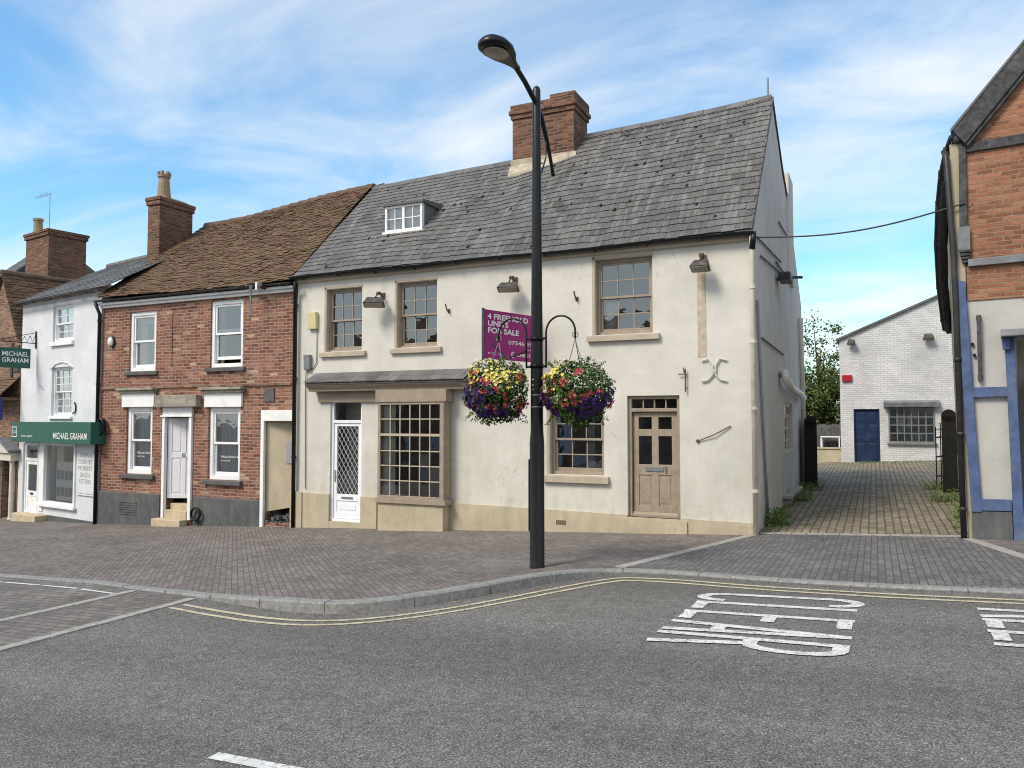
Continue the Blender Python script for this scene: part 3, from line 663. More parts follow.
for i in range(60):
    x, t = random.uniform(.2, WW - .1), random.choice([k / 20 for k in range(1, 20)]) + .004; e_, r_ = w_eave(x), w_ridge(x); y, z = lerp(e_[0], r_[0], t), lerp(e_[1], r_[1], t); w = random.uniform(.014, .038); h = random.uniform(.008, .022)
    m.hexa([(x - w, y - .03, z + .0), (x + w, y - .03, z + .0), (x + w, y + .03, z + .05), (x - w, y + .03, z + .05), (x - w * .6, y - .045, z + h), (x + w * .6, y - .045, z + h), (x + w * .6, y + .01, z + .05 + h), (x - w * .6, y + .01, z + .05 + h)])
struct(m.build('moss_tufts', M['wood_dark'], roof), 'stuff')
m = MB(); x = -.34
while x < WW:
    b = min(WW, x + .45); zo = random.uniform(0, .008)
    if not (3.95 < (x + b) / 2 < 5.4):
        za, zb = w_ridge(x)[1] + zo, w_ridge(b - .01)[1] + zo
        m.hexa([(x, 3.31 - .15, za - .10), (b - .01, 3.31 - .15, zb - .10), (b - .01, 3.31, zb + .03), (x, 3.31, za + .03), (x, 3.31 - .12, za - .05), (b - .01, 3.31 - .12, zb - .05), (b - .01, 3.31, zb + .055), (x, 3.31, za + .055)])
        m.hexa([(x, 3.31, za + .03), (b - .01, 3.31, zb + .03), (b - .01, 3.46, zb - .09), (x, 3.46, za - .09), (x, 3.31, za + .055), (b - .01, 3.31, zb + .055), (b - .01, 3.44, zb - .04), (x, 3.44, za - .04)])
    x += .45
m.build('ridge_tiles', M['ridge'], roof)
m = MB()
for i in range(16):
    t0, t1 = i / 16, (i + 1) / 16; e, r_ = w_eave(WW), w_ridge(WW)
    y0_, z0_, y1_, z1_ = lerp(e[0], r_[0], t0), lerp(e[1], r_[1], t0), lerp(e[0], r_[0], t1), lerp(e[1], r_[1], t1)
    m.hexa([(WW + .004, y0_, z0_ - .09), (WW + .035, y0_, z0_ - .09), (WW + .035, y1_, z1_ - .09), (WW + .004, y1_, z1_ - .09), (WW + .004, y0_, z0_ + .005), (WW + .035, y0_, z0_ + .005), (WW + .035, y1_, z1_ + .005), (WW + .004, y1_, z1_ + .005)])
m.build('verge', M['ridge'], roof)
m = MB()
for i in range(20):
    y, y2 = lerp(3.36, 6.9, i / 20), lerp(3.36, 6.9, (i + 1) / 20); zf_ = lambda y: lerp(8.38, 7.46, (y - 3.31) / 1.69) if y < 5 else lerp(7.46, 6.62, (y - 5) / 2); h_ = random.uniform(.05, .10)
    m.hexa([(WW + .006, y, zf_(y) - h_), (WW + .03, y, zf_(y) - h_), (WW + .03, y2, zf_(y2) - h_), (WW + .006, y2, zf_(y2) - h_), (WW + .006, y, zf_(y) + .01), (WW + .03, y, zf_(y) + .01), (WW + .03, y2, zf_(y2) + .01), (WW + .006, y2, zf_(y2) + .01)])
m.build('rear_verge', M['rust'], roof)
ch = chimney('chimney', wh, 3.91, 5.43, 2.75, 3.65, 6.6, 9.02, M['chim_brick'], ((.10, .035), (.10, .07), (.13, .04)), False, 7.74)
m = MB(); m.box(4.86, 5.47, 2.71, 3.69, 9.021, 9.11); m.build('upper_courses', M['chim_brick'], ch, .012)
m = MB(); m.box(3.98, 4.80, 2.8, 3.6, 9.021, 9.04); m.build('flaunching', M['mortar'], ch, .01)
m = MB(); m.hexa([(3.86, 2.60, 7.30), (5.5, 2.60, 7.42), (5.5, 2.72, 7.5), (3.86, 2.72, 7.4), (3.86, 2.60, 7.36), (5.5, 2.60, 7.50), (5.5, 2.72, 7.72), (3.86, 2.72, 7.58)]); m.build('flashing', M['mortar'], ch)
# dormer
dx0, dz0 = WF.f(384.8, 233, .95); dx1, dz1 = WF.f(422, 201, .95)
def roof_y(x, z): e, r_ = w_eave(x), w_ridge(x); return lerp(e[0], r_[0], (z - e[1]) / (r_[1] - e[1]))
yd = roof_y(dx0, dz0) - .02
dx0, dz0 = WF.f(384.8, 233, yd); dx1, dz1 = WF.f(422, 202, yd)
dr = MB(); yb = roof_y(dx1, dz1) + .05; yf = yd
dr.prism_x([(yf + .1, dz0), (yf + .1, dz1), (yb, dz1), (roof_y(dx0, dz0) + .1, dz0)], dx1 - .04, dx1)
dr.prism_x([(yf + .1, dz0), (yf + .1, dz1), (yb, dz1), (roof_y(dx0, dz0) + .1, dz0)], dx0, dx0 + .04)
dr.prism_x([(yf - .05, dz1), (yf - .05, dz1 + .05), (yb + .15, dz1 + .16), (yb + .15, dz1)], dx0 - .05, dx1 + .05)
do = dr.build('dormer', M['slate2'], wh)
m = MB(); frame_boxes(m, dx0, dx1, dz0, dz1, yf, yf + .1, .05); xm = (dx0 + dx1) / 2; m.box(xm - .03, xm + .03, yf, yf + .09, dz0 + .05, dz1 - .05)
for a, b in ((dx0 + .05, xm - .03), (xm + .03, dx1 - .05)): bars(m, a, b, dz0 + .05, dz1 - .05, yf + .02, yf + .06, 2, 2, .02)
m.box(dx0 - .04, dx1 + .04, yf - .05, yf + .002, dz0 - .05, dz0); m.build('dormer_window', M['white'], do, .004)
m = MB(); panes(m, dx0 + .05, dx1 - .05, dz0 + .05, dz1 - .05, yf + .04, 4, 2, .01); m.build('pane', M['glass'], do, fix=False)
boxo('curtain', M['curtain'], do, dx0 + .06, dx1 - .06, yf + .12, yf + .13, dz0 + .05, dz1 - .05)
# eaves
boxo('fascia', M['taupe_l'], wh, 0, WW + .02, -.075, -.002, EZ - .08, EZ + .02)
gutter('gutter', wh, -.1, WW + .06, -.16, EZ + .035, M['black'], .06, lambda x: .012 * math.sin(x * 1.7))
# plinth
pz = lambda x: lerp(.17, .04, x / WW)
m = MB()
for a, b in ((0.003, WD[0] - .0), (WD[1], BAY[0] - .02), (BAY[1] + .02, BD[0] - .0), (BD[1], WW - .003)):
    k = max(1, int((b - a) / .25)); xs_ = [lerp(a, b, i / k) for i in range(k + 1)]; top = [(x, pz(x) + .012 * mnoise.noise((x * 2.2, 1, 0))) for x in xs_]; m.mark()
    m.prism([(a, -.95), (b, -.95)] + top[::-1], -.034, .01)
m.mark(); m.box(WD[0], WD[1], -.03, .28, -.95, WD[2] + .02); m.mark(); m.box(BD[0], BD[1], -.03, .28, -.95, BD[2] + .0)
m.mark(); m.box(BD[0] - .25, BD[1] + .12, -.07, -.0352, -.6, BD[2] - .03)
m.mark(); m.box(-.1, .22, -.06, -.036, -.95, .185)
m.build('plinth', M['plinth'], wh)
boxo('corner_pier', M['render'], wh, -.09, .20, -.05, -.001, .19, EZ - .9, bevel=.01) if False else None
# windows
sash(wh, A_, .10, M['taupe'], sill=(.12, .12, .07), sill_mat=M['taupe_l'])
sash(wh, B_, .10, M['taupe'], sill=(.12, .12, .07), sill_mat=M['taupe_l'])
sash(wh, C_, .12, M['taupe'], fw=.06, sill=(.13, .12, .08), sill_mat=M['taupe_l'], curtain=[(.02, .33, 0, .45, M['curtain'])])
sash(wh, D_, .12, M['taupe'], fw=.06, sill=(.10, .14, .08), sill_mat=M['taupe_l'], curtain=[(.62, .76, 0, 1, M['curtain'])])
wins = [o for o in wh.children if o.name.startswith('window')]
m = MB()
for r_ in (A_, B_, C_, D_): m.mark(); m.box(r_[0] - .005, r_[0] + .012, .002, .105, r_[2], r_[3]); m.box(r_[0] - .03, r_[1] + .02, -.006, .004, r_[3], r_[3] + .045); m.box(r_[0] - .045, r_[0] - .004, -.006, .004, r_[2], r_[3] + .045)
m.build('surround', M['taupe_l'], wins)
# white part-glazed door
x0, x1, z0, z1 = WD
m = MB(); frame_boxes(m, x0, x1, z0 + .02, z1, .10, .2, .055); zt = WF.f(348, 423, .1)[1]; m.box(x0 + .055, x1 - .055, .1, .19, zt, zt + .06)
wd = m.build('front_door', M['upvc'], wh, .004); wd['label'] = 'white door with leaded diamond glass'
a, b = x0 + .06, x1 - .06; zg0 = WF.f(348, 494, .12)[1]; zg1 = zt - .07
m = MB(); frame_boxes(m, a, b, z0 + .08, zt, .125, .17, .07, .12); m.box(a + .07, b - .07, .125, .17, zg0 - .14, zg0)
m.box(a + .07, b - .07, .14, .16, z0 + .2, zg0 - .14); m.box(a + .14, b - .14, .132, .141, z0 + .26, zg0 - .2)
m.build('door_leaf', M['upvc'], wd, .004)
m = MB(); m.quad((a + .07, .15, zg0), (b - .07, .15, zg0), (b - .07, .15, zg1 + .02), (a + .07, .15, zg1 + .02)); panes(m, a, b, zt + .07, z1 - .06, .15, 1, 1); m.build('pane', M['glass_d'], wd, fix=False)
m = MB(); ga, gb = a + .07, b - .07; gw_ = gb - ga; nn_ = 6; dzt = gw_ / nn_ * 1.5 * nn_ / nn_
step = gw_ / 5; hz_ = step * 1.6; k = int((zg1 - zg0) / hz_) + 1
def clipseg(xa, za, xb, zb):
    t0, t1 = 0, 1; dx_, dz_ = xb - xa, zb - za
    for p, q in ((-dx_, xa - ga), (dx_, gb - xa), (-dz_, za - zg0), (dz_, zg1 - za)):
        if abs(p) < 1e-9: continue
        r0 = q / p
        if p < 0: t0 = max(t0, r0)
        else: t1 = min(t1, r0)
    if t0 < t1: m.tube([(xa + dx_ * t0, .146, za + dz_ * t0), (xa + dx_ * t1, .140, za + dz_ * t1)], .006, 4)
for i in range(-k, 7 + k): clipseg(ga + i * step, zg0, ga + i * step + k * step, zg0 + k * hz_); clipseg(ga + i * step, zg0, ga + i * step - k * step, zg0 + k * hz_)
m.build('lead_lattice', M['leadcame'], wd)
m = MB(); m.box(a + .2, b - .2, .118, .126, zg0 - .10, zg0 - .055); m.build('letterbox', M['galv'], wd)
m = MB(); m.box(a + .02, a + .05, .115, .126, zg0 + .25, zg0 + .5); m.tube([(a + .035, .09, zg0 + .38), (a + .14, .09, zg0 + .38)], .01, 8); m.build('handle', M['galv'], wd)
boxo('door_backing', M['interior'], wd, x0, x1, .6, .62, z0, z1); wd.location.y = -.06
# beige panelled door
x0, x1, z0, z1 = BD
zt = WF.f(655, 410.5, .1)[1]
m = MB(); frame_boxes(m, x0, x1, z0, z1, .06, .2, .06, .05); m.box(x0 + .06, x1 - .06, .06, .2, zt - .02, zt + .04); bars(m, x0 + .06, x1 - .06, zt + .04, z1 - .06, .1, .13, 4, 1, .025)
bd = m.build('front_door', M['taupe'], wh, .004); bd['label'] = 'taupe panelled door with four glass panels and a fanlight'
a, b = x0 + .07, x1 - .07; zz0 = z0 + .085; zz1 = zt - .03; xm = (a + b) / 2
lv = [zz0, lerp(zz0, zz1, .065), lerp(zz0, zz1, .37), lerp(zz0, zz1, .475), lerp(zz0, zz1, .76), lerp(zz0, zz1, .83), lerp(zz0, zz1, .95), zz1]
m = MB(); st = .10
for p, q in ((a, a + st), (xm - .06, xm + .06), (b - st, b)): m.box(p, q, .13, .17, zz0, zz1)
for p, q in ((lv[0], lv[1]), (lv[2], lv[3]), (lv[4], lv[5]), (lv[6], lv[7])):
    m.box(a + st, xm - .06, .13, .17, p, q); m.box(xm + .06, b - st, .13, .17, p, q)
for p, q in ((a + st, xm - .06), (xm + .06, b - st)): m.box(p, q, .145, .16, lv[1], lv[2]); m.box(p + .03, q - .03, .137, .146, lv[1] + .04, lv[2] - .04)
m.build('door_leaf', M['taupe'], bd, .005)
m = MB()
for p, q in ((a + st, xm - .06), (xm + .06, b - st)): m.quad((p, .15, lv[3]), (q, .15, lv[3]), (q, .15, lv[4]), (p, .15, lv[4])); m.quad((p, .15, lv[5]), (q, .15, lv[5]), (q, .15, lv[6]), (p, .15, lv[6]))
panes(m, x0 + .06, x1 - .06, zt + .04, z1 - .06, .115, 4, 1, .01); m.build('pane', M['glass_d'], bd, fix=False)
m = MB(); m.box(xm - .17, xm + .15, .118, .131, lerp(lv[2], lv[3], .35), lerp(lv[2], lv[3], .8)); m.tube([(xm + .19, .11, lerp(lv[2], lv[3], .25)), (xm + .19, .11, lerp(lv[2], lv[3], .85))], .012, 8); m.build('letter_plate', M['galv'], bd, .003)
boxo('threshold', M['taupe_l'], bd, a, b, .1, .18, z0 + .05, z0 + .084)
# bay window
x0, x1, z0, z1 = BAY; PR = .30
sx0, sx1 = x0, x1
m = MB(); za = WF.f(412, 499, -PR)[1]; zb = WF.f(412, 402, -PR)[1]; bx0, bx1 = WF.f(377.5, 450, -PR)[0], WF.f(443.5, 450, -PR)[0]
m.box(bx0 - .03, bx1 + .05, -PR - .03, -.002, za - .10, za); m.box(bx0, bx0 + .06, -PR, -.002, za, zb); m.box(bx1 - .09, bx1, -PR, -.002, za, zb)
m.box(bx0 + .06, bx1 - .09, -PR, -PR + .06, zb - .05, zb); m.box(bx0 + .06, bx1 - .09, -PR, -PR + .06, za, za + .05)
m.box(bx1 - .075, bx1 + .012, -PR + .09, -.05, za + .1, zb - .1)
bay = m.build('bay_window', M['taupe'], wh, .005)
gx0, gx1, gz0, gz1 = bx0 + .06, bx1 - .09, za + .05, zb - .05; ztr = WF.f(412, 435, -PR)[1]
m = MB(); m.box(gx0, gx1, -PR + .005, -PR + .055, ztr - .025, ztr + .025); bars(m, gx0, gx1, gz0, ztr - .025, -PR + .012, -PR + .045, 6, 4, .022); bars(m, gx0, gx1, ztr + .025, gz1, -PR + .012, -PR + .045, 6, 2, .022); m.build('glazing_bars', M['taupe_l'], bay, .003)
m = MB(); panes(m, gx0, gx1, gz0, ztr, -PR + .03, 6, 4, .008); panes(m, gx0, gx1, ztr, gz1, -PR + .03, 6, 2, .008); m.build('pane', M['glass_d'], bay, fix=False)
m = MB(); n_ = 20
for i in range(n_):
    p, q = i / n_, (i + 1) / n_; m.quad((lerp(gx0, gx0 + .3, p), -PR + .12 + .015 * math.sin(p * 30), gz0), (lerp(gx0, gx0 + .3, q), -PR + .12 + .015 * math.sin(q * 30), gz0), (lerp(gx0, gx0 + .3, q), -PR + .12 + .015 * math.sin(q * 30), gz1), (lerp(gx0, gx0 + .3, p), -PR + .12 + .015 * math.sin(p * 30), gz1))
m.build('curtain', M['curtain'], bay)
boxo('stall_riser', M['plinth'], wh, bx0 + .0, bx1 - .02, -PR + .02, -.036, -.95, za - .101, bevel=.01)
# shopfront cornice with slate top
cx0 = WF.f(307, 385, -.28)[0]; cx1 = WF.f(465, 372, -.34)[0]
cz = WF.f(385, 381.5, -.36)[1]
m = MB(); m.prism_x([(-.36, cz - .03), (-.36, cz + .0), (-.001, cz + .20), (-.001, cz - .03)], cx0, cx1)
for j in range(2):
    x = cx0
    while x < cx1:
        b = min(cx1, x + .3); dz = random.uniform(0, .006); y_a, y_b = (-.39, -.18) if j == 0 else (-.22, -.002); h = .215 / .39
        m.hexa([(x, y_a, cz + (y_a + .39) * h + .01 + dz), (b - .004, y_a, cz + (y_a + .39) * h + .01 + dz), (b - .004, y_b, cz + (y_b + .39) * h + .01), (x, y_b, cz + (y_b + .39) * h + .01), (x, y_a, cz + (y_a + .39) * h + .03 + dz), (b - .004, y_a, cz + (y_a + .39) * h + .03 + dz), (b - .004, y_b, cz + (y_b + .39) * h + .022), (x, y_b, cz + (y_b + .39) * h + .022)]); x += .3
co = m.build('shopfront_roof', M['slate'], wh)
m = MB(); fx0 = WF.f(317, 395, -.1)[0]; fx1 = bx1 + .06
m.prism_x([(-.33, cz - .031), (-.33, cz - .06), (-.24, cz - .12), (-.24, cz - .17), (-.001, cz - .17), (-.001, cz - .031)], fx0 - .12, cx1 - .08)
m.mark(); m.box(fx0, bx0 - .051, -.06, -.001, zb + .02, cz - .171); m.mark(); m.box(bx0 - .05, fx1, -PR - .02, -.001, zb + .001, cz - .171)
m.build('shopfront_fascia', M['taupe'], wh, .006)
# downpipes and side pipes
px_, _ = WF.f(754.5, 400, -.08)
pipe('downpipe', M['cream_pipe'], wh, [(px_ + .0, -.14, EZ - .02), (px_, -.11, EZ - .2), (px_ - .01, -.07, EZ - .38), (px_ - .01, -.07, -.2)], .042)
m = MB()
for z in (EZ - .9, 3.0, 1.9, .55): m.tube([(px_ - .01, -.07, z), (px_ - .01, -.07, z + .05)], .052, 12); m.box(px_ - .07, px_ + .05, -.05, -.001, z + .01, z + .035)
m.build('pipe_bracket', M['cream_pipe'], wh)
m = MB(); m.tube([(px_ + .03, -.15, EZ + .03), (px_ + .02, -.14, EZ - .12), (px_, -.10, EZ - .24)], .05, 10); m.build('gutter_outlet', M['black'], wh, smooth=True)
def gp_(px, py, o=.03): y, z = WF.sx(px, py, WW + o); return (WW + o, y, z)
pipe('grey_pipe', M['grey_pipe'], wh, [gp_(757.5, 300, .04), gp_(763.5, 430, .04), gp_(768.5, 526, .04)], .026)
pipe('rear_downpipe', M['cream_pipe'], wh, [gp_(800.5, 318, .08), gp_(803, 400, .08), gp_(804, 486, .08)], .06)
pipe('soil_pipe', M['white'], wh, [gp_(781, 374, .0), gp_(785, 373, .14), gp_(786.5, 380, .16), gp_(792, 389, .16), gp_(800, 394, .16), gp_(803.5, 398, .13)], .085)
ya, za_ = WF.sx(785.5, 172, WW); yb, zb_ = WF.sx(790, 200, WW); yc, zc_ = WF.sx(792, 300, WW)
m = MB(); m.box(WW - .25, WW + .07, ya, yb, zb_ - 2.2, za_); m.build('flue', M['side'], wh, .02)
m = MB()
for p, q in (((757, 237), (781, 262)), ((761, 256), (784, 276)), ((776, 262), (787, 277)), ((762, 338), (784, 355)), ((779, 222), (787, 236))): m.mark(); m.tube([gp_(*p), gp_(*q)], .016, 6)
m.build('side_conduit', M['cable'], wh)
sw_ = MB(); sw_.box(sy0, sy1, -.1, -.03, sz0, sz0 + .07); frame_boxes(sw_, sy0, sy1, sz0, sz1, -.16, -.1, .06); bars(sw_, sy0, sy1, sz0, sz1, -.15, -.11, 3, 4, .03)
sw_.turned(lambda p: Vector((WW + p.y + .05, p.x, p.z))); sd = sw_.build('side_window', M['cream_pipe'], wh)
m = MB(); m.quad((WW - .08, sy0, sz0), (WW - .08, sy1, sz0), (WW - .08, sy1, sz1), (WW - .08, sy0, sz1)); m.build('pane', M['glass_d'], sd, fix=False)
y1_, z1_ = WF.sx(787.5, 497, WW + .1); y2_, z2_ = WF.sx(799, 489, WW + .1); m = MB(); m.box(WW + .002, WW + .2, y1_, y2_, .06, .13); m.box(WW + .002, WW + .16, y1_ + .1, y2_ - .1, -.3, .059); m.build('side_ledge', M['concrete'], wh, .01)
# patched strip where a chimney breast bracket was
r_ = WF.rect(697.5, 706, 272, 357); m = MB(); m.box(r_[0], r_[1], -.008, -.001, r_[2], r_[3]); m.build('wall_patch', M['patch'], wh, .003)
# air brick and small wall fixings
r_ = WF.rect(557, 567, 520, 524.5); m = MB()
for i in range(5): a = lerp(r_[0], r_[1], i / 5); m.box(a, a + (r_[1] - r_[0]) / 8, -.04, -.0355, r_[2], r_[3])
m.build('air_brick', M['rust'], wh)
def on_white(px, py, y=0): x, z = WF.f(px, py, y); return WF.w(x, y, z)
# rod on the ridge end
p = WF.w(WW - .08, 3.31, 8.42); m = MB(); m.tube([(0, 0, 0), (0, 0, .42)], .02, 8); o = m.build('roof_rod', M['galv'], None); o.location = p
tag(o, 'short upright metal rod on the right end of the slate roof ridge', 'rod')

def flood(px0, px1, py0, py1, label, turn=0, fr=WF, y=-.32, stem=True, mat='lamp_body', group='flood lamps on the cream house'):
    x0, z = fr.f(px0, (py0 + py1) / 2, y); x1, _ = fr.f(px1, (py0 + py1) / 2, y); zt = fr.f((px0 + px1) / 2, py0, y)[1]; zb_ = fr.f((px0 + px1) / 2, py1, y)[1]
    w, h = (x1 - x0), zt - zb_; t = thing('flood_lamp', label, 'flood lamp', None, fr.w((x0 + x1) / 2, 0, (zt + zb_) / 2), fr.rot, group)
    m = MB(); hw = w / 2; m.hexa([(-hw, y - .10, -h * .15), (hw, y - .10, -h * .15), (hw, y + .12, -h * .5), (-hw, y + .12, -h * .5), (-hw * .75, y - .07, h * .1), (hw * .75, y - .07, h * .1), (hw * .75, y + .12, h * .5), (-hw * .75, y + .12, h * .5)])
    if turn: m.turned(lambda p: Matrix.Rotation(turn, 3, 'Z') @ (p - Vector((0, y, 0))) + Vector((0, y, 0)))
    m.build('housing', M[mat], t, .012)
    m = MB(); m.hexa([(-hw * .85, y - .085, -h * .2 - .006), (hw * .85, y - .085, -h * .2 - .006), (hw * .85, y + .10, -h * .5 - .004), (-hw * .85, y + .10, -h * .5 - .004), (-hw * .85, y - .08, -h * .1), (hw * .85, y - .08, -h * .1), (hw * .85, y + .1, -h * .4), (-hw * .85, y + .1, -h * .4)])
    if turn: m.turned(lambda p: Matrix.Rotation(turn, 3, 'Z') @ (p - Vector((0, y, 0))) + Vector((0, y, 0)))
    m.build('lens', M['lens'], t)
    if stem:
        m = MB(); m.tube([(0, 0, .16), (0, -.16, .19), (0, y + .05, .10), (0, y + .05, h * .4)], .014, 6); m.box(-.05, .05, -.03, -.0, .10, .22); m.tube([(-.04, -.16, .19), (.04, -.16, .19)], .035, 8); m.build('bracket', M['rust'], t)
    else:
        m = MB(); m.tube([(0, 0, 0), (0, y + .1, 0)], .02, 6); m.build('bracket', M['rust'], t)
flood(365, 383, 296, 307, 'weathered flood lamp between the two upper left windows of the cream house', .5)
flood(498, 518, 281, 291.5, 'weathered flood lamp above the magenta for sale sign', .3, stem=True)
flood(690, 709.5, 258, 271, 'grey flood lamp at the top of the bare mortar strip on the cream wall', .0)
def alarm(px0, px1, py0, py1, mat, label, name='alarm_box', fr=WF, depth=.10, cat='alarm box'):
    r_ = fr.rect(px0, px1, py0, py1, -depth); w, h = (r_[1] - r_[0]) / 2, (r_[3] - r_[2]) / 2
    m = MB(); m.hexa([(-w, -depth * .8, -h), (w, -depth * .8, -h), (w, 0, -h), (-w, 0, -h), (-w * .95, -depth, h), (w * .95, -depth, h), (w, 0, h), (-w, 0, h)])
    o = m.build(name, mat, None, .012); o.location = fr.w((r_[0] + r_[1]) / 2, -.002, (r_[2] + r_[3]) / 2); o.rotation_euler = (0, 0, fr.rot); return tag(o, label, cat)
alarm(307, 315.5, 312, 329, M['alarm'], 'yellowed alarm box at the left edge of the cream wall')
alarm(303, 309, 354.5, 370, M['galv'], 'grey cable junction box low on the left of the cream wall', 'junction_box', cat='junction box')
m = MB(); a = WF.f(306, 371, -.03); m.tube([(a[0], -.03, a[1]), (a[0] - .01, -.03, 2.2), (a[0] + .02, -.03, .25)], .009, 6); m.tube([(a[0] + .05, -.02, a[1] + .02), (a[0] + .2, -.02, a[1] + .06), (a[0] + .28, -.02, a[1] + .18), (a[0] + .28, -.02, a[1] + 1.1)], .008, 6); m.build('wall_cable', M['cable'], wh)
def peg(px, py, label, s=1):
    m = MB(); m.tube([(0, 0, 0), (0, -.07, -.01), (-.02, -.11, .13)], .015, 6); m.box(-.025, .025, -.012, 0, -.04, .04); o = m.build('wall_hook', M['rust'], None); o.location = on_white(px, py); return tag(o, label, 'hook')
peg(449, 311, 'short rusty hook on the cream wall left of the for sale sign'); peg(577, 299, 'short rusty hook on the cream wall just left of the large upper window')
m = MB(); m.tube([(0, -.05, .12), (0, -.05, -.28)], .012, 6); m.tube([(-.12, -.05, .03), (0, -.05, .03), (.0, 0, .03)], .01, 6); m.tube([(-.02, -.05, .05), (-.02, -.09, .14)], .01, 6); m.tube([(0, 0, -.2), (0, -.05, -.2)], .012, 6)
o = m.build('sign_bracket', M['rust'], None); o.location = on_white(686, 376); tag(o, 'thin iron sign bracket above the taupe door', 'bracket')
ax0, az0 = WF.f(702, 384, 0); ax1, az1 = WF.f(727, 359, 0); w, h = (ax1 - ax0) / 2, (az1 - az0) / 2
m = MB()
for s in (-1, 1):
    m.tube([(s * w, -.03, h * .85), (s * w * .45, -.03, h), (s * w * .12, -.03, h * .45), (s * w * .1, -.03, -h * .3), (s * w * .5, -.03, -h * .75), (s * w, -.03, -h * .85)], .016, 6)
m.tube([(0, -.04, 0), (0, 0, 0)], .03, 8)
o = m.build('wall_anchor', M['render'], None); o.location = on_white(714.5, 371); tag(o, 'ornate cream painted X shaped iron wall anchor under the bare mortar strip', 'wall anchor')
a = WF.f(698, 441, -.02); b = WF.f(731, 426, -.02); m = MB(); m.tube([(0, -.02, 0), ((b[0] - a[0]) * .5, -.05, (b[1] - a[1]) * .42), (b[0] - a[0], -.02, b[1] - a[1])], .01, 6); m.tube([(0, 0, 0), (0, -.03, 0)], .03, 8)
o = m.build('iron_stay', M['rust'], None); o.location = on_white(698, 441); tag(o, 'slanting rusty iron stay on the blank cream wall right of the taupe door', 'iron stay')
# black bracket lamp on the side wall
t = thing('side_lamp', 'black lamp and bracket jutting from the grey gable wall over the alley', 'lamp', None, WF.w(WW, WF.sx(787, 279, WW + .2)[0], WF.sx(787, 279, WW + .2)[1]))
m = MB(); m.tube([(0, 0, 0), (.22, .1, .05), (.45, .5, .1)], .03, 8); m.build('bracket', M['black_worn'], t)
m = MB(); m.box(.05, .3, -.35, .3, -.06, .10); m.build('housing', M['black_worn'], t, .02)
# for-sale board
E_ = WF.f(541.5, 340, 0)[0]; ang = R(18)
def col_ratio(px):
    r = ray(px, 335); return r.x / r.y
ex, ey = WF.o.x + E_, WF.o.y; k = col_ratio(484.3); wsg = (ex - k * ey) / (math.sin(ang) - k * math.cos(ang))
wsg = abs(wsg)
lx, ly = ex - wsg * math.sin(ang), ey - wsg * math.cos(ang)
rr = ray(484.3, 309); zt = H + rr.z / rr.y * ly; rr = ray(484.3, 358.5); zb_ = H + rr.z / rr.y * ly
sg = thing('sale_sign', 'magenta for sale board jutting from the cream wall behind the lamp post', 'sign', None, (lx, ly, zb_), math.atan2(ey - ly, ex - lx))
hh = zt - zb_
boxo('board', M['magenta'], sg, 0, wsg - .02, 0, .02, 0, hh)
m = MB(); m.box(-.02, 0, -.005, .045, -.03, hh + .02); m.box(wsg - .05, wsg - .01, .021, .06, -.1, hh + .1); m.build('post', M['timber'], sg)
k = wsg / 1.0
text('lettering', '4 FREEHOLD\nUNITS\nFOR SALE', M['letter'], sg, wsg * .70, hh * .40, front_m(wsg * .05, -.004, hh * .53), bold=.028, sp=.92)
text('lettering', '07546 6986', M['letter'], sg, wsg * .54, hh * .085, front_m(wsg * .40, -.004, hh * .33), bold=.01)
text('lettering', 'christie.com', M['letter'], sg, wsg * .2, hh * .04, front_m(wsg * .72, -.004, hh * .235))
text('lettering', 'CHRISTIE &', M['letter'], sg, wsg * .38, hh * .07, front_m(wsg * .55, -.004, hh * .09), bold=.015)
text('lettering', 'RTC uk', M['letter'], sg, wsg * .24, hh * .04, front_m(wsg * .06, -.004, hh * .1))
m = MB()
for r0, r1 in ((.075, .055), (.035, .02)):
    for i in range(14):
        a0, a1 = R(60 + i * 17), R(60 + (i + 1) * 17)
        m.quad(*[(wsg * .48 + r * math.cos(a) * k * .5, -.004, hh * .12 + r * math.sin(a) * k * .5) for r, a in ((r0, a0), (r0, a1), (r1, a1), (r1, a0))])
m.build('logo', M['letter'], sg)

# ================================================================== red brick house
BF = Frame(-17.68, 13.19); BW = 6.24
bh = thing('brick_house', 'red brick house with mossy tiled roof and white sash windows, left of the cream house', 'house', BF)
b1 = BF.rect(129.5, 156, 311.5, 371); b2 = BF.rect(210.5, 243, 300, 367); g1 = BF.rect(126, 152, 407, 474); g2 = BF.rect(208, 240, 407, 480)
dd = BF.rect(164, 192, 417, 517); pp = BF.rect(264, 291.5, 421, 523); rec = BF.rect(172, 197, 308, 367)
m = MB(); m.wall(0, BW, -1.3, 4.62, [b1, b2, g1, g2, dd, pp, rec], 0, .3); m.build('front_wall', M['brick'], bh, fix=False)
m = MB(); m.box(rec[0], rec[1], .02, .3, rec[2], rec[3]); m.build('blind_window', M['brick'], bh)
m = MB(); m.box(0, .3, .3, 6.6, -1.3, 4.62); m.box(BW - .3, BW - .002, .3, 6.6, -1.3, 4.62); m.box(.3, BW - .3, 6.3, 6.6, -1.3, 4.62); m.prism_x([(0, 4.62), (3.31, 7.3), (6.6, 4.62)], 0, .3); m.build('rear_wall', M['brick_lo'], bh)
rooms(bh, 0, pp[0] - .1, 3.5, (-.3, 2.2, 4.6))
be = lambda x: (-.22, 4.88 - .0 * x); br = lambda x: (3.31, interp(x, [(0, 7.46), (2, 7.55), (3.8, 7.68), (6.24, 7.92)]) - .03 * math.sin(x * 1.2))
be2 = lambda x: (-.20, 4.775 + .025 * math.sin(x * .9 + 1))
m = MB()
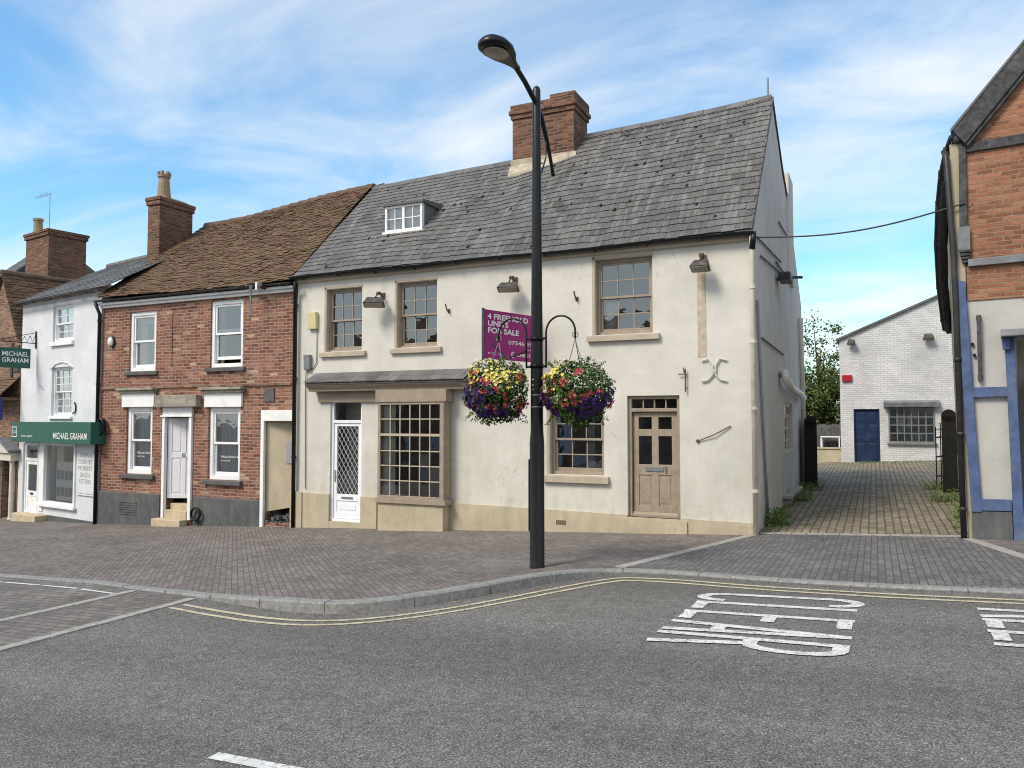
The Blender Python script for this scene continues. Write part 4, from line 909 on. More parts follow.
for i in range(30):
    a, b = BW * i / 30, BW * (i + 1) / 30
    sa, sb_ = -.34 * max(0, (a - 3) / 3.24), -.34 * max(0, (b - 3) / 3.24); m.quad((a, *be2(a)), (b, *be2(b)), (b + sb_, *br(b)), (a + sa, *br(a))); m.quad((a, *br(a)), (b, *br(b)), (b, 6.7, 4.8), (a, 6.7, 4.8))
shingles(m, -.05, BW + .0, be2, br, .175, .105, .012, .010, rag=2, shear=-.34, shw=lambda x: max(0, (x - 3) / 3.24))
ro = m.build('roof', M['tile'], bh, fix=False)
m = MB(); x = -.05
while x < BW - .34:
    b = min(x + .32, BW - .3); z = br((x + b) / 2)[1] + random.uniform(0, .012); m.tube([(x, 3.31, z - .06), (b - .008, 3.31, z - .06)], .12, 10); x = b
m.build('ridge_tiles', M['clay_ridge'], ro)
m = MB(); m.box(-.03, BW - .03, -.07, -.002, 4.545, 4.61); m.box(-.05, BW, -.14, -.002, 4.611, 4.67); m.build('cornice', M['white'], bh, .008)
gutter('gutter', bh, -.06, BW + .0, -.20, 4.725, M['black_worn'], .045)
pipe('downpipe', M['black'], bh, [(-.05, -.2, 4.67), (-.03, -.08, 4.40), (-.03, -.08, -.98)], .042)
xr = BF.f(294.5, 400, -.08)[0]
pipe('downpipe', M['black'], bh, [(xr + .1, -.22, 4.72), (xr, -.1, 4.5), (xr, -.08, -.62)], .042)
m = MB()
for z in (4.2, 2.6, .9):
    for x in (-.03, xr): m.mark(); m.tube([(x, -.08, z), (x, -.08, z + .06)], .053, 12)
m.build('pipe_collar', M['black'], bh)
# plinth
m = MB()
def bplz(x): return BF.f(100, 491)[1] + (BF.f(262, 502)[1] - BF.f(100, 491)[1]) * x / 5.2
za_, zb2 = BF.f(100, 491)[1], BF.f(262, 501)[1]
for a, b in ((.0, dd[0] - .09), (dd[1] + .09, pp[0] - .06)): m.mark(); m.hexa([(a, -.05, -1.3), (b, -.05, -1.3), (b, 0, -1.3), (a, 0, -1.3), (a, -.045, lerp(za_, zb2, a / 5.2)), (b, -.045, lerp(za_, zb2, b / 5.2)), (b, 0, lerp(za_, zb2, b / 5.2) + .02), (a, 0, lerp(za_, zb2, a / 5.2) + .02)])
m.build('plinth', M['dark_plinth'], bh, .01)
r_ = BF.rect(121, 138, 500, 514); m = MB()
for i in range(6): z = lerp(r_[2], r_[3], i / 6); m.box(r_[0], r_[1], -.062, -.051, z, z + .03)
m.build('cellar_grille', M['dark_plinth'], bh)
m = MB(); zc = BF.f(200, 386)[1]; m.box(.02, BW - .1, -.035, -.001, zc - .03, zc + .03); m.build('string_course', M['brick_lo'], bh, .005)
# sash windows
wc = [(0, 1, .5, 1, M['curtain'])]
sash(bh, b1, .04, M['white'], 1, 1, 1, fw=.09, sw=.05, sill=(.10, .10, .07), sill_mat=M['sill_dark'], curtain=[(.0, .35, 0, 1, M['curtain']), (.35, 1, .85, 1, M['curtain'])])
sash(bh, b2, .04, M['white'], 1, 1, 1, fw=.09, sw=.05, sill=(.10, .10, .07), sill_mat=M['sill_dark'], curtain=[(.0, .12, 0, 1, M['curtain'])], open_=.09)
wa = sash(bh, g1, .05, M['white'], 1, 1, 1, fw=.10, sw=.05, sill=(.13, .11, .09), sill_mat=M['sill_dark'], curtain=[(0, 1, 0, 1, M['blind'])])
wb_ = sash(bh, g2, .05, M['white'], 1, 1, 1, fw=.10, sw=.05, sill=(.09, .11, .09), sill_mat=M['sill_dark'], curtain=[(0, 1, 0, 1, M['blind'])])
for w_, r_, tx in ((wa, g1, 'Wilkins & Partners'), (wb_, g2, 'Wilkins & Partners &')):
    zz_ = lerp(r_[2], r_[3], .30); text('window_lettering', tx, M['letter'], w_, (r_[1] - r_[0]) * .55, .05, front_m(r_[0] + (r_[1] - r_[0]) * .30, .10, zz_)); text('window_lettering', 'SOLICITORS', M['letter'], w_, (r_[1] - r_[0]) * .3, .03, front_m(r_[0] + (r_[1] - r_[0]) * .30, .10, zz_ - .08))
m = MB(); s_ = MB()
for (a, b, c, d, e) in ((122, 154, 393, 407, 388), (204.5, 241.5, 392.8, 407, 387)):
    r_ = BF.rect(a, b, c, d, -.05); m.mark(); s_.mark(); m.box(r_[0], r_[1], -.06, -.001, r_[2], r_[3]); zt = BF.f((a + b) / 2, e, -.1)[1]
    s_.box(r_[0] - .05, r_[1] + .05, -.13, -.001, r_[3] + .001, lerp(r_[3], zt, .5)); s_.box(r_[0] - .09, r_[1] + .09, -.18, -.001, lerp(r_[3], zt, .5) + .001, zt)
m.build('window_header', M['white'], bh, .006); s_.build('window_hood', M['stone'], bh, .012)
# door: surround, hood, leaf swung inwards, steps
r_ = BF.rect(155.5, 198, 393, 407, -.12); rt = BF.rect(155, 198, 388, 407, -.12)
m = MB(); m.box(r_[0] + .02, r_[1] - .02, -.16, -.001, r_[2] + .06, r_[3] - .05); m.box(r_[0], r_[1], -.20, -.001, r_[2] + .0, r_[2] + .059); m.build('door_hood', M['stone'], bh, .015)
m = MB(); x0, x1, z0, z1 = dd; m.box(x0 - .02, x0 + .06, -.06, .03, z0 - .05, z1); m.box(x1 - .07, x1 + .02, -.06, .03, z0 - .05, z1); m.box(x0 - .02, x1 + .02, -.06, .03, z1, r_[2] - .002)
m.box(x0 - .06, x1 + .06, -.09, -.061, z1 + .0, z1 + .04)
ds = m.build('door_surround', M['white'], bh, .006)
m = MB(); L_ = (x1 - x0) - .13; zl0 = z0 + .42; zl1 = z1 - .02; frame_boxes(m, 0, L_, zl0, zl1, 0, .045, .10); m.box(L_ / 2 - .05, L_ / 2 + .05, .002, .043, zl0 + .1, zl1 - .1); m.box(.1, L_ - .1, .002, .043, lerp(zl0, zl1, .5), lerp(zl0, zl1, .5) + .12)
for a, b in ((.1, L_ / 2 - .05), (L_ / 2 + .05, L_ - .1)):
    for c, d in ((zl0 + .1, lerp(zl0, zl1, .5)), (lerp(zl0, zl1, .5) + .12, zl1 - .1)): m.box(a, b, .015, .035, c, d); m.box(a + .04, b - .04, .006, .016, c + .04, d - .04)
m.turned(lambda p: Matrix.Rotation(R(24), 3, 'Z') @ p + Vector((x0 + .065, .04, 0))); dl = m.build('front_door', M['lilac'], bh, .004); dl['label'] = 'pale lilac panelled door standing ajar'
m = MB(); zst = z0 - .1; m.box(x0 - .06, x1 - .04, -.30, -.062, zst - .4, zst + .07); m.build('step', M['step'], bh, .02)
m = MB(); m.box(x0 + .1, x1 - .1, -.06, .1, zst - .3, zst + .26); m.box(x0 + .1, x1 - .1, .101, .5, zst - .3, zst + .40); m.box(x0 + .1, x1 - .1, .501, 1.6, zst - .3, zst + .55); m.build('step', M['step'], bh, .015)
m = MB(); m.box(x0 - .12, x1 + .12, 1.6, 1.65, z0 - .3, z1 + .2); m.build('hall_wall', M['interior'], bh)
# passage opening
x0, x1, z0, z1 = pp
m = MB(); m.box(x0 - .07, x0 + .02, -.05, .02, z0 - .3, z1); m.box(x0 - .07, x1 + .06, -.05, .02, z1, z1 + .24); m.build('passage_frame', M['white'], bh, .006)
m = MB(); m.box(x1 - .02, x1 + .06, .302, 3.6, z0 + .35, z1 + .1); m.box(x0 - .1, x1 + .06, 3.6, 3.7, z0 - .3, z1 + .1); m.box(x0 - .1, x0, .302, 3.6, z0 - .3, z1 + .1); m.hexa([(x0 - .09, .16, z1 + .1), (x1 + .05, .16, z1 + .1), (x1 + .05, 3.6, z1 + .1), (x0 - .09, 3.6, z1 + .1), (x0 - .09, .16, z1 + .2), (x1 + .05, .16, z1 + .2), (x1 + .05, 3.6, z1 + .2), (x0 - .09, 3.6, z1 + .2)])
# the passage runs back at a slant: a cream wall crosses it close behind the opening
m.hexa([(x0 + .003, .05, z0 + .22), (x1 - .003, .25, z0 + .36), (x1 - .003, .28, z0 + .36), (x0 + .003, .10, z0 + .22), (x0 + .003, .05, z1 - .003), (x1 - .003, .25, z1 - .003), (x1 - .003, .28, z1 - .003), (x0 + .003, .10, z1 - .003)])
m.build('passage_wall', M['plinth'], bh)
m = MB(); p0, p1 = Vector((x0 + .003, .05, 0)), Vector((x1 - .003, .25, 0)); d = p1 - p0; nn = Vector((d.y, -d.x, 0)).normalized() * .02
za_, zb2 = lerp(z0, z1, .58), lerp(z0, z1, .80); A1, A2 = p0 + d * .62, p0 + d * .97
m.hexa([(A1.x, A1.y, za_), (A2.x, A2.y, za_), (A2.x + nn.x, A2.y + nn.y, za_), (A1.x + nn.x, A1.y + nn.y, za_), (A1.x, A1.y, zb2), (A2.x, A2.y, zb2), (A2.x + nn.x, A2.y + nn.y, zb2), (A1.x + nn.x, A1.y + nn.y, zb2)]); m.build('meter_door', M['grey_letter'], bh)
m = MB()
for i in range(60):
    x, y = random.uniform(x0 + .08, x1 - .05), random.uniform(.0, .5); s = random.uniform(.02, .06); z = z0 + random.uniform(-.02, .10 + .25 * y); m.hexa([(x + random.uniform(-s, s) * .3 + a, y + b, z + c) for a, b, c in ((-s, -s, -s), (s, -s, -s), (s, s, -s), (-s, s, -s), (-s, -s, s * .6), (s, -s, s * .6), (s, s, s * .6), (-s, s, s * .6))])
struct(m.build('rubble', M['sill_dark'], None), 'stuff').location = BF.o
# fittings on the brick house
t = thing('wall_lamp', 'oval white bulkhead lamp at the upper left of the red brick wall', 'wall lamp', None, BF.w(BF.f(113, 342)[0], 0, BF.f(113, 342)[1]))
m = MB(); m.tube([(0, -.001, 0), (0, -.05, 0)], [.13, .12], 16); m.turned(lambda p: Vector((p.x * .8, p.y, p.z * 1.15))); m.build('base', M['black_worn'], t)
m = MB(); m.tube([(0, -.05, 0), (0, -.09, 0), (0, -.115, 0)], [.11, .09, .04], 16); m.turned(lambda p: Vector((p.x * .8 - .01, p.y, p.z * 1.15))); m.build('lens', M['white'], t, smooth=True)
x, z = BF.f(260.5, 290); t = thing('hanging_bracket', 'dark iron hanging bracket under the cornice at the right of the red brick wall', 'bracket', None, BF.w(x, 0, z))
m = MB(); m.tube([(0, -.45, .03), (0, -.02, .10)], .018, 6); m.tube([(.0, -.3, -.05), (.0, -.3, -.62)], .02, 6); m.tube([(0, -.3, -.05), (0, -.3, .06)], .035, 6); m.build('arm', M['galv'], t)
m = MB(); m.box(.10, .16, -.28, -.001, -.05, .12); m.build('mount', M['white'], t, .01); m = MB(); m.tube([(.26, -.3, .06), (.26, -.12, .02)], .06, 10); m.tube([(.16, -.1, .0), (.26, -.12, .02)], .03, 8); m.build('camera', M['black_worn'], t)
o = alarm(264, 274, 388, 402, M['sill_dark'], 'small square grey plaque over the passage opening', 'plaque', BF, .03, 'plaque')
t = thing('boot_scraper', 'small round black iron boot scraper beside the stone door step', 'boot scraper', None, BF.w(BF.f(196, 514, -.1)[0], -.1, BF.f(196, 521, -.1)[1]))
m = MB(); m.tube([(.14 * math.cos(R(a)), -.02, .16 + .14 * math.sin(R(a))) for a in range(0, 361, 24)], .03, 8); m.tube([(-.14, -.02, .08), (.14, -.02, .08)], .014, 6); m.tube([(-.1, -.02, -.1), (-.1, -.02, .08)], .014, 6); m.tube([(.1, -.02, -.1), (.1, -.02, .08)], .014, 6); m.build('frame', M['black'], t)

# ================================================================== white shop
AF = Frame(-17.66, 13.19, -9.3); AW = 4.45
sh = thing('white_shop', 'narrow white painted shop with a green fascia and slate roof at the left', 'shop', AF)
ae = 5.0
a1 = AF.rect(53, 73.5, 305, 341); a2 = AF.rect(51.5, 72, 367, 416); ad = AF.rect(22.5, 37, 443, 513); aw = AF.rect(43.5, 76, 443, 506)
m = MB(); m.wall(-AW, -.12, -1.8, ae, [a1, a2, ad, aw], 0, .28); m.build('front_wall', M['white_render'], sh, fix=False)
m = MB(); m.box(-AW, -AW + .28, .28, 6, -1.8, ae); m.box(-.4, -.12, .28, 6, -1.8, ae); m.box(-AW + .28, -.4, 5.7, 6, -1.8, ae); m.build('rear_wall', M['brick_lo'], sh)
rooms(sh, -AW, -.12, 3, (-.85, 1.75, 4.9))
m = MB(); ee = lambda x: (-.18, ae + .06); rr_ = lambda x: (2.5, 6.62 + .02 * x)
for i in range(10):
    a, b = lerp(-AW - .1, .4, i / 10), lerp(-AW - .1, .4, (i + 1) / 10); m.quad((a, *ee(a)), (b, *ee(b)), (b, *rr_(b)), (a, *rr_(a))); m.quad((a, *rr_(a)), (b, *rr_(b)), (b, 6, ae), (a, 6, ae))
shingles(m, -AW - .12, .40, ee, rr_, .26, .17, .009, .005, rag=1); ro = m.build('roof', M['slate2'], sh, fix=False)
m = MB(); m.tube([(-AW - .12, 2.5, rr_(0)[1] - .08), (.1, 2.5, rr_(0)[1] - .02)], .11, 8); m.build('ridge_tiles', M['ridge'], ro)
gutter('gutter', sh, -AW - .15, -.02, -.22, ae + .02, M['black_worn'], .055)
sash(sh, a1, .06, M['white'], 2, 2, 2, fw=.05, sill=(.06, .12, .07), curtain=[(0, 1, .5, 1, M['curtain'])])
sash(sh, a2, .06, M['white'], 3, 3, 3, fw=.05, sw=.03, bw=.016, sill=(.06, .08, .07), curtain=[(0, 1, .6, .95, M['curtain'])])
m = MB(); xm = (a2[0] + a2[1]) / 2; hw = (a2[1] - a2[0]) / 2
m.tube([(xm - hw - .05, -.01, a2[3] - .04), (xm - hw * .6, -.01, a2[3] + .09), (xm, -.01, a2[3] + .13), (xm + hw * .6, -.01, a2[3] + .09), (xm + hw + .05, -.01, a2[3] - .04)], .02, 6); m.build('window_arch', M['white_render'], sh)
# shop fascia
f0 = AF.f(11.5, 443, -.35); f1 = AF.f(90.5, 443, -.35); z1_ = AF.f(50, 422, -.35)[1]; z0_ = AF.f(50, 443, -.35)[1]
x0, x1 = AF.f(11.5, 432, -.35)[0], AF.f(91, 432, -.35)[0]; tx0, tx1 = AF.f(53, 437, -.366)[0], AF.f(86.5, 437, -.366)[0]
m = MB(); m.box(x0, x1, -.36, -.001, z0_, z1_); fa = m.build('shop_fascia', M['green'], sh, .006)
wft = x1 - x0; hft = z1_ - z0_
text('lettering', 'MICHAEL GRAHAM', M['letter'], fa, tx1 - tx0, hft * .30, front_m(tx0, -.366, z0_ + hft * .2), bold=.004)
text('lettering', 'estate agents', M['letter'], fa, wft * .15, hft * .11, front_m(x0 + wft * .145, -.366, z0_ + hft * .24))
m = MB(); lx0 = x0 + wft * .015; s_ = hft * .52; lz = z0_ + hft * .24
m.box(lx0, lx0 + s_, -.366, -.361, lz, lz + .02); m.box(lx0, lx0 + s_, -.366, -.361, lz + s_ - .02, lz + s_); m.box(lx0, lx0 + .02, -.366, -.361, lz + .021, lz + s_ - .021); m.box(lx0 + s_ - .02, lx0 + s_, -.366, -.361, lz + .021, lz + s_ - .021); m.build('logo', M['letter'], fa)
text('lettering', 'MICHAEL\nGRAHAM', M['letter'], fa, s_ * .75, s_ * .3, front_m(lx0 + s_ * .12, -.366, lz + s_ * .35))
# door
x0, x1, z0, z1 = ad; m = MB(); frame_boxes(m, x0, x1, z0, z1, .05, .15, .07); m.box(x0 + .07, x1 - .07, .05, .14, z1 - .5, z1 - .42)
d_ = m.build('shop_door', M['white'], sh, .005); a, b = x0 + .075, x1 - .075
m = MB(); zl = z1 - .5; frame_boxes(m, a, b, z0 + .04, zl, .07, .11, .10); zmid = lerp(z0, zl, .42); m.box(a + .1, b - .1, .07, .11, zmid - .15, zmid); m.box(a + .1, b - .1, .08, .10, z0 + .14, zmid - .15); m.build('door_leaf', M['white'], d_, .005)
m = MB(); m.quad((a + .1, .09, zmid), (b - .1, .09, zmid), (b - .1, .09, zl - .1), (a + .1, .09, zl - .1)); m.quad((a, .09, z1 - .42), (b, .09, z1 - .42), (b, .09, z1 - .07), (a, .09, z1 - .07)); m.build('pane', M['glass_d'], d_, fix=False)
boxo('letterbox', M['black'], d_, lerp(a, b, .38), lerp(a, b, .62), .055, .069, zmid - .10, zmid - .05)
# display window
x0, x1, z0, z1 = aw; m = MB(); frame_boxes(m, x0, x1, z0, z1, -.04, .1, .07, .09); m.box(x0 - .14, x1 + .08, -.10, -.041, z0 - .05, z0 + .03); m.box(x0 - .2, x0 - .001, -.03, -.002, z0 - .2, z1)
dw = m.build('shop_window', M['white'], sh, .006)
m = MB(); m.quad((x0 + .07, .05, z0 + .09), (x1 - .07, .05, z0 + .09), (x1 - .07, .05, z1 - .07), (x0 + .07, .05, z1 - .07)); m.build('pane', M['glass_d'], dw, fix=False)
boxo('side_reveal', M['curtain'], dw, x0 + .08, x0 + .45, .3, .34, z0 + .1, z1)
t = thing('display_rack', 'pale rack of property cards inside the white shop window', 'display', None, AF.w(AF.f(56, 490, .25)[0], .25, z0 + .1), AF.rot)
m = MB(); m.box(0, .98, 0, .03, 0, 1.05); m.build('board', M['card'], t)
for j in range(2):
    for i in range(4): boxo('photo', M['photo'], t, .06 + i * .22, .22 + i * .22, -.012, -.002, .12 + j * .45, .36 + j * .45)
x0, x1, z0, z1 = AF.rect(78, 94.5, 444, 494, -.03); m = MB(); m.box(x0 - .03, x1, -.03, -.001, z0, z1); m.box(x0 - .03, x1, -.035, -.001, z0 - .05, z0 - .01)
pn = m.build('lettered_panel', M['white_render'], sh, .005)
text('lettering', 'TOWN &\nCOUNTRY\nPROPERTY\nSALES &\nLETTING', M['grey_letter'], pn, (x1 - x0) * .86, (z1 - z0) * .62, front_m(x0 + .02, -.034, z0 + (z1 - z0) * .2), align='CENTER')
m = MB(); x0, x1 = AF.f(14, 516, -.25)[0], AF.f(38, 516, -.25)[0]; zs_ = AF.f(25, 513, -.3)[1]; m.box(x0, x1, -.34, -.002, zs_ - .5, zs_ - .04); m.build('step', M['step'], sh, .02)
m = MB(); x0, x1 = AF.f(39, 516)[0], -.13; zs_ = AF.f(70, 517)[1]; m.box(x0, x1, -.03, -.001, -1.8, -.84); m.build('plinth', M['dark_plinth'], sh, .01)
# hanging sign
x, z = AF.f(36.5, 340); t = thing('hanging_sign', 'small green hanging sign on a black iron bracket high on the white shop', 'sign', None, AF.w(x, 0, z), AF.rot)
L1 = 1.5
m = MB(); m.box(-.02, .02, -.03, -.001, -.24, .24); m.tube([(0, -.01, -.1), (0, -L1, -.1)], .014, 6)
for i in range(7): m.tube([(0, -.03 - i * .14, .14 - i * .03), (0, -.1 - i * .14, -.08), (0, -.17 - i * .14, .11 - i * .03)], .008, 5)
m.tube([(0, -.02, .2), (0, -1.0, -.08)], .01, 6); m.build('bracket', M['black'], t)
# board hangs below the arm, at right angles to the wall
yb1, zt_ = AF.sx(30.5, 349, x); yb0 = AF.sx(-2.5, 349, x)[0]; zb3 = AF.sx(30.5, 368.6, x)[1]
m = MB(); m.box(-.02, .02, yb0, yb1, zb3 - z, zt_ - z); bo = m.build('board', M['green'], t, .004)
yt0 = AF.sx(1.5, 358, x)[0]; yt1 = AF.sx(28, 358, x)[0]; hz2 = (zt_ - zb3)
M4 = Matrix.Translation((.024, yt0, zb3 - z + hz2 * .27)) @ Matrix(((0, 0, 1, 0), (1, 0, 0, 0), (0, 1, 0, 0), (0, 0, 0, 1)))
text('lettering', 'MICHAEL\nGRAHAM', M['letter'], t, yt1 - yt0, hz2 * .55, M4, bold=.01, sp=.95)
t = thing('cable_coil', 'black coil of cable round the downpipe at the corner of the white shop', 'cable coil', None, BF.w(BF.f(102, 427, -.1)[0], -.12, BF.f(102, 427, -.1)[1]))
m = MB()
for i in range(5): m.tube([((.12 - .008 * i) * math.cos(R(a)), -.03 + .02 * i, (.20 - .01 * i) * math.sin(R(a)) + .01 * i) for a in range(0, 361, 20)], .022, 6)
m.build('coil', M['black'], t)
m = MB(); m.tube([(0, -.03, .12), (.05, -.03, .02), (.04, -.03, -.12), (-.06, -.03, -.17)], .018, 6); o = m.build('wall_anchor', M['black'], None); x, z = AF.f(75.5, 407); o.location = AF.w(x, 0, z); tag(o, 'black curved iron wall anchor on the white shop beside its lower upstairs window', 'wall anchor')
m = MB(); m.tube([(-.12, -.03, .08), (.12, -.03, -.08)], .014, 6); m.tube([(0, 0, 0), (0, -.03, 0)], .02, 6); o = m.build('wall_anchor', M['grey_letter'], None); x, z = AF.f(42, 387); o.location = AF.w(x, 0, z); tag(o, 'thin slanting grey wall anchor in the middle of the white shop wall', 'wall anchor')

# ================================================================== far left brown house
lp = AF.w(-AW - .05, 0)
LF = Frame(lp.x, lp.y, -9.3); LW = 2.5
lh = thing('old_brown_house', 'old brown brick house with steep tiled roof and pedimented doorway at the left edge', 'house', LF)
ld = LF.rect(3, 14, 460, 518); lxr = -1.2; lzr = LF.f(-2, 274)[1]; lze = LF.f(18, 342)[1]
m = MB(); m.wall(-LW, 0, -2, lze, [ld], 0, .3); m.prism([(-LW, lze), (-.06, lze), (lxr, lzr - .1)], 0, .3); m.box(-LW, -.01, .3, 7, -2, lze); m.build('front_wall', M['brick_lo'], lh)
m = MB()
for sg_ in (1, -1):
    q = MB(); shingles(q, -.12, 7, lambda x: (0, lze), lambda x: (-lxr, lzr), .165, .11, .012, .012, rag=2); q.quad((-.1, 0, lze), (7, 0, lze), (7, -lxr, lzr), (-.1, -lxr, lzr))
    q.turned((lambda p: Vector((-p.y + .02, p.x, p.z))) if sg_ == 1 else (lambda p: Vector((2 * lxr + p.y - .02, p.x, p.z)))); m.add(q.v, q.f)
ro = m.build('roof', M['tile'], lh, fix=False)
m = MB(); m.tube([(lxr, -.1, lzr - .03), (lxr, 7, lzr - .03)], .11, 8); m.build('ridge_tiles', M['clay_ridge'], ro)
m = MB(); ce = lambda x: (-.55, 2.35); cr_ = lambda x: (-.0, 2.95)
shingles(m, -2.5, .0, ce, cr_, .175, .11, .012, .01, rag=2); m.box(-2.4, 0, -.5, -.001, 2.28, 2.36); m.build('tiled_canopy', M['tile'], lh, fix=False)
boxo('timber_post', M['timber'], lh, -.56, -.44, -.04, -.002, 2.95, lze - .02)
boxo('upper_window', M['timber'], lh, -.40, -.06, -.03, -.002, 3.1, lze - .1)
x0, x1, z0, z1 = ld
m = MB()
for x in (x0 - .14, x1): m.lathe(x + .07, -.1, [(.09, z0 - .3), (.09, z0), (.065, z0 + .05), (.055, z1 - .1), (.085, z1 - .02), (.085, z1)], 12)
m.box(x0 - .25, x1 + .25, -.22, -.001, z1 + .001, z1 + .22); m.prism([(x0 - .32, z1 + .221), (x1 + .32, z1 + .221), ((x0 + x1) / 2, z1 + .55)], -.28, -.001); m.build('door_surround', M['cream_pipe'], lh, .008)
m = MB(); m.prism([(x0 - .38, z1 + .24), ((x0 + x1) / 2, z1 + .6), (x1 + .38, z1 + .24), (x1 + .38, z1 + .30), ((x0 + x1) / 2, z1 + .67), (x0 - .38, z1 + .30)], -.34, -.001); m.build('pediment_cap', M['lead'], lh)
boxo('door_leaf', M['black'], lh, x0, x1, .2, .24, z0, z1); boxo('door_curtain', M['curtain'], lh, x0 + .2, x0 + .4, .12, .14, z0 + .1, z1 - .1)
m = MB(); m.box(-.45, .0, 0, .04, 0, .62); o = m.build('projecting_sign', M['navy_sign'], None, .005); x, z = LF.f(2, 420, -.5); o.location = LF.w(x - .0, -.5, z); o.rotation_euler = (0, 0, LF.rot + R(50)); tag(o, 'dark blue projecting sign at the left edge of the picture', 'sign')
text('lettering', 'S', M['letter'], o, .12, .16, front_m(-.2, -.003, .36))
# roof and stack behind
QF = Frame(-22.5, 17.2, -9.3)
qa = QF.f(25, 280, 0); qb = QF.f(87.5, 280, 0)
rh = thing('slate_house_behind', 'dark slate roofed house with a broad brick chimney stack behind the far left roofs', 'house', QF)
xa = QF.f(25, 260)[0]; zt = QF.f(30, 238)[1]
sx_ = QF.f(38, 260)[0]
rz = QF.f(10, 256, 1.2)[1]; xe = QF.f(40, 262, .5)[0]
m = MB(); m.prism_x([(-.6, -1.5), (4.8, -1.5), (4.8, rz - 2.45), (1.2, rz - .08), (-.6, rz - 1.66)], -7.9, xe - .1); m.build('wall', M['brick_lo'], rh)
m = MB()
se = lambda x: (-.9, rz - 1.9); sr = lambda x: (1.2, rz)
m.quad((-8, -.9, rz - 1.9), (xe, -.9, rz - 1.9), (xe, 1.2, rz), (-8, 1.2, rz)); m.quad((-8, 1.2, rz), (xe, 1.2, rz), (xe, 5, rz - 2.5), (-8, 5, rz - 2.5)); m.quad((xe, -.9, rz - 1.9), (xe, 5, rz - 2.5), (xe, 1.2, rz))
shingles(m, -8, xe, se, sr, .26, .18, .009, .006, rag=1); m.build('roof', M['slate2'], rh, fix=False)
x1_ = QF.f(52, 262, -.3)[0]
cst = chimney('chimney', rh, QF.f(25.5, 262, -.3)[0], QF.f(48, 262, -.3)[0], -.3, QF.sx(86, 262, QF.f(48, 262, -.3)[0])[0], 3.6, zt, M['chim_brick'], ((.12, .05), (.1, .08)), True)
m = MB(); m.lathe(QF.f(38, 230, .3)[0], .3, [(.17, zt), (.15, zt + .7), (.18, zt + .72), (.18, zt + .8), (.12, zt + .8)], 14); m.build('chimney_pot', M['pot'], cst, smooth=False)
m = MB(); m.lathe(QF.f(56, 240, 1.2)[0], 1.2, [(.22, zt), (.2, zt + .22)], 14); m.build('chimney_pot', M['pot'], cst)
ax, az = QF.f(49, 236, .8); t = thing('tv_aerial', 'thin television aerial on the broad left chimney stack', 'aerial', None, QF.w(ax, .8, zt), QF.rot)
zt2 = QF.f(49, 193, .8)[1] - zt; m = MB(); m.tube([(0, 0, 0), (0, 0, zt2)], .014, 6); m.build('mast', M['galv'], t)
m = MB(); m.tube([(.05, 0, zt2 - .05), (-1.05, -.1, zt2 - .06)], .009, 5)
for i in range(9): m.tube([(-.8 + i * .1, -.09, zt2 - .16), (-.8 + i * .1, -.09, zt2 + .04)], .005, 4)
m.build('boom', M['galv'], t)
# tall thin stack between white shop and brick house
SF = Frame(-17.9, 14.95); x0 = SF.f(147.5, 230)[0]; x1 = SF.f(159.3, 230)[0]; y1 = SF.sx(192.5, 230, x1)[0]; zt = SF.f(155, 197)[1]
st_ = thing('chimney_stack', 'tall narrow brick chimney stack with a crowned pot between the white shop and brick house', 'chimney', SF)
c = chimney('stack', st_, x0, x1, 0, y1, 5.2, zt, M['chim_brick'], ((.2, .0), (.12, .04), (.1, .06)), True)
m = MB(); px2, py2 = (x0 + x1) / 2, y1 * .28; zp = SF.f(161, 175, py2)[1]; m.lathe(px2, py2, [(.20, zt), (.19, zt + .1), (.14, zp - .12), (.17, zp - .10), (.17, zp - .04), (.13, zp - .03)], 14)
for i in range(6): a = i * math.pi / 3; m.box(px2 + .14 * math.cos(a) - .035, px2 + .14 * math.cos(a) + .035, py2 + .14 * math.sin(a) - .035, py2 + .14 * math.sin(a) + .035, zp - .04, zp + .06)
m.build('chimney_pot', M['pot'], st_)

# ================================================================== timber framed house on the right
TF = Frame(1.22, 13.19, -7)
th_ = thing('timber_house', 'timber framed house with orange brick gable and blue framed shopfront at the right edge', 'house', TF)
TWd = 7.0
def tq(m, pts, y0, y1): m.prism([TF.f(px, py, y0) for px, py in pts], y0, y1)
zb = TF.f(1000, 278)[1]; zr0 = TF.f(966, 144)[1]
apx, apz = 3.5, 6.0 + 3.5 * 1.19
m = MB(); m.wall(.06, TWd, zb - .30, 5.9, [], 0, .3); m.prism([(.02, 5.9), (TWd, 5.9), (3.5, 5.9 + 3.5 * 1.18)], 0, .3); m.build('gable_wall', M['orange_brick'], th_)
dz0 = TF.f(1020, 520)[1]; dx0 = TF.f(1019, 440)[0]
m = MB(); m.wall(.03, TWd, -.6, zb - .301, [(dx0, dx0 + 1.2, -.1, TF.f(1020, 338)[1])], .02, .28); m.build('front_wall', M['panel_render'], th_, fix=False)
m = MB(); m.box(dx0 - .1, dx0 + 1.3, .9, 1.0, -.3, 3.2); m.box(dx0 - .1, dx0, .301, .9, -.3, 3.2); m.box(dx0 + 1.2, dx0 + 1.3, .301, .9, -.3, 3.2); m.build('porch_wall', M['interior'], th_)
m = MB(); m.box(dx0 + .15, dx0 + 1.15, .5, .55, -.1, 2.4); m.build('door', M['navy'], th_)
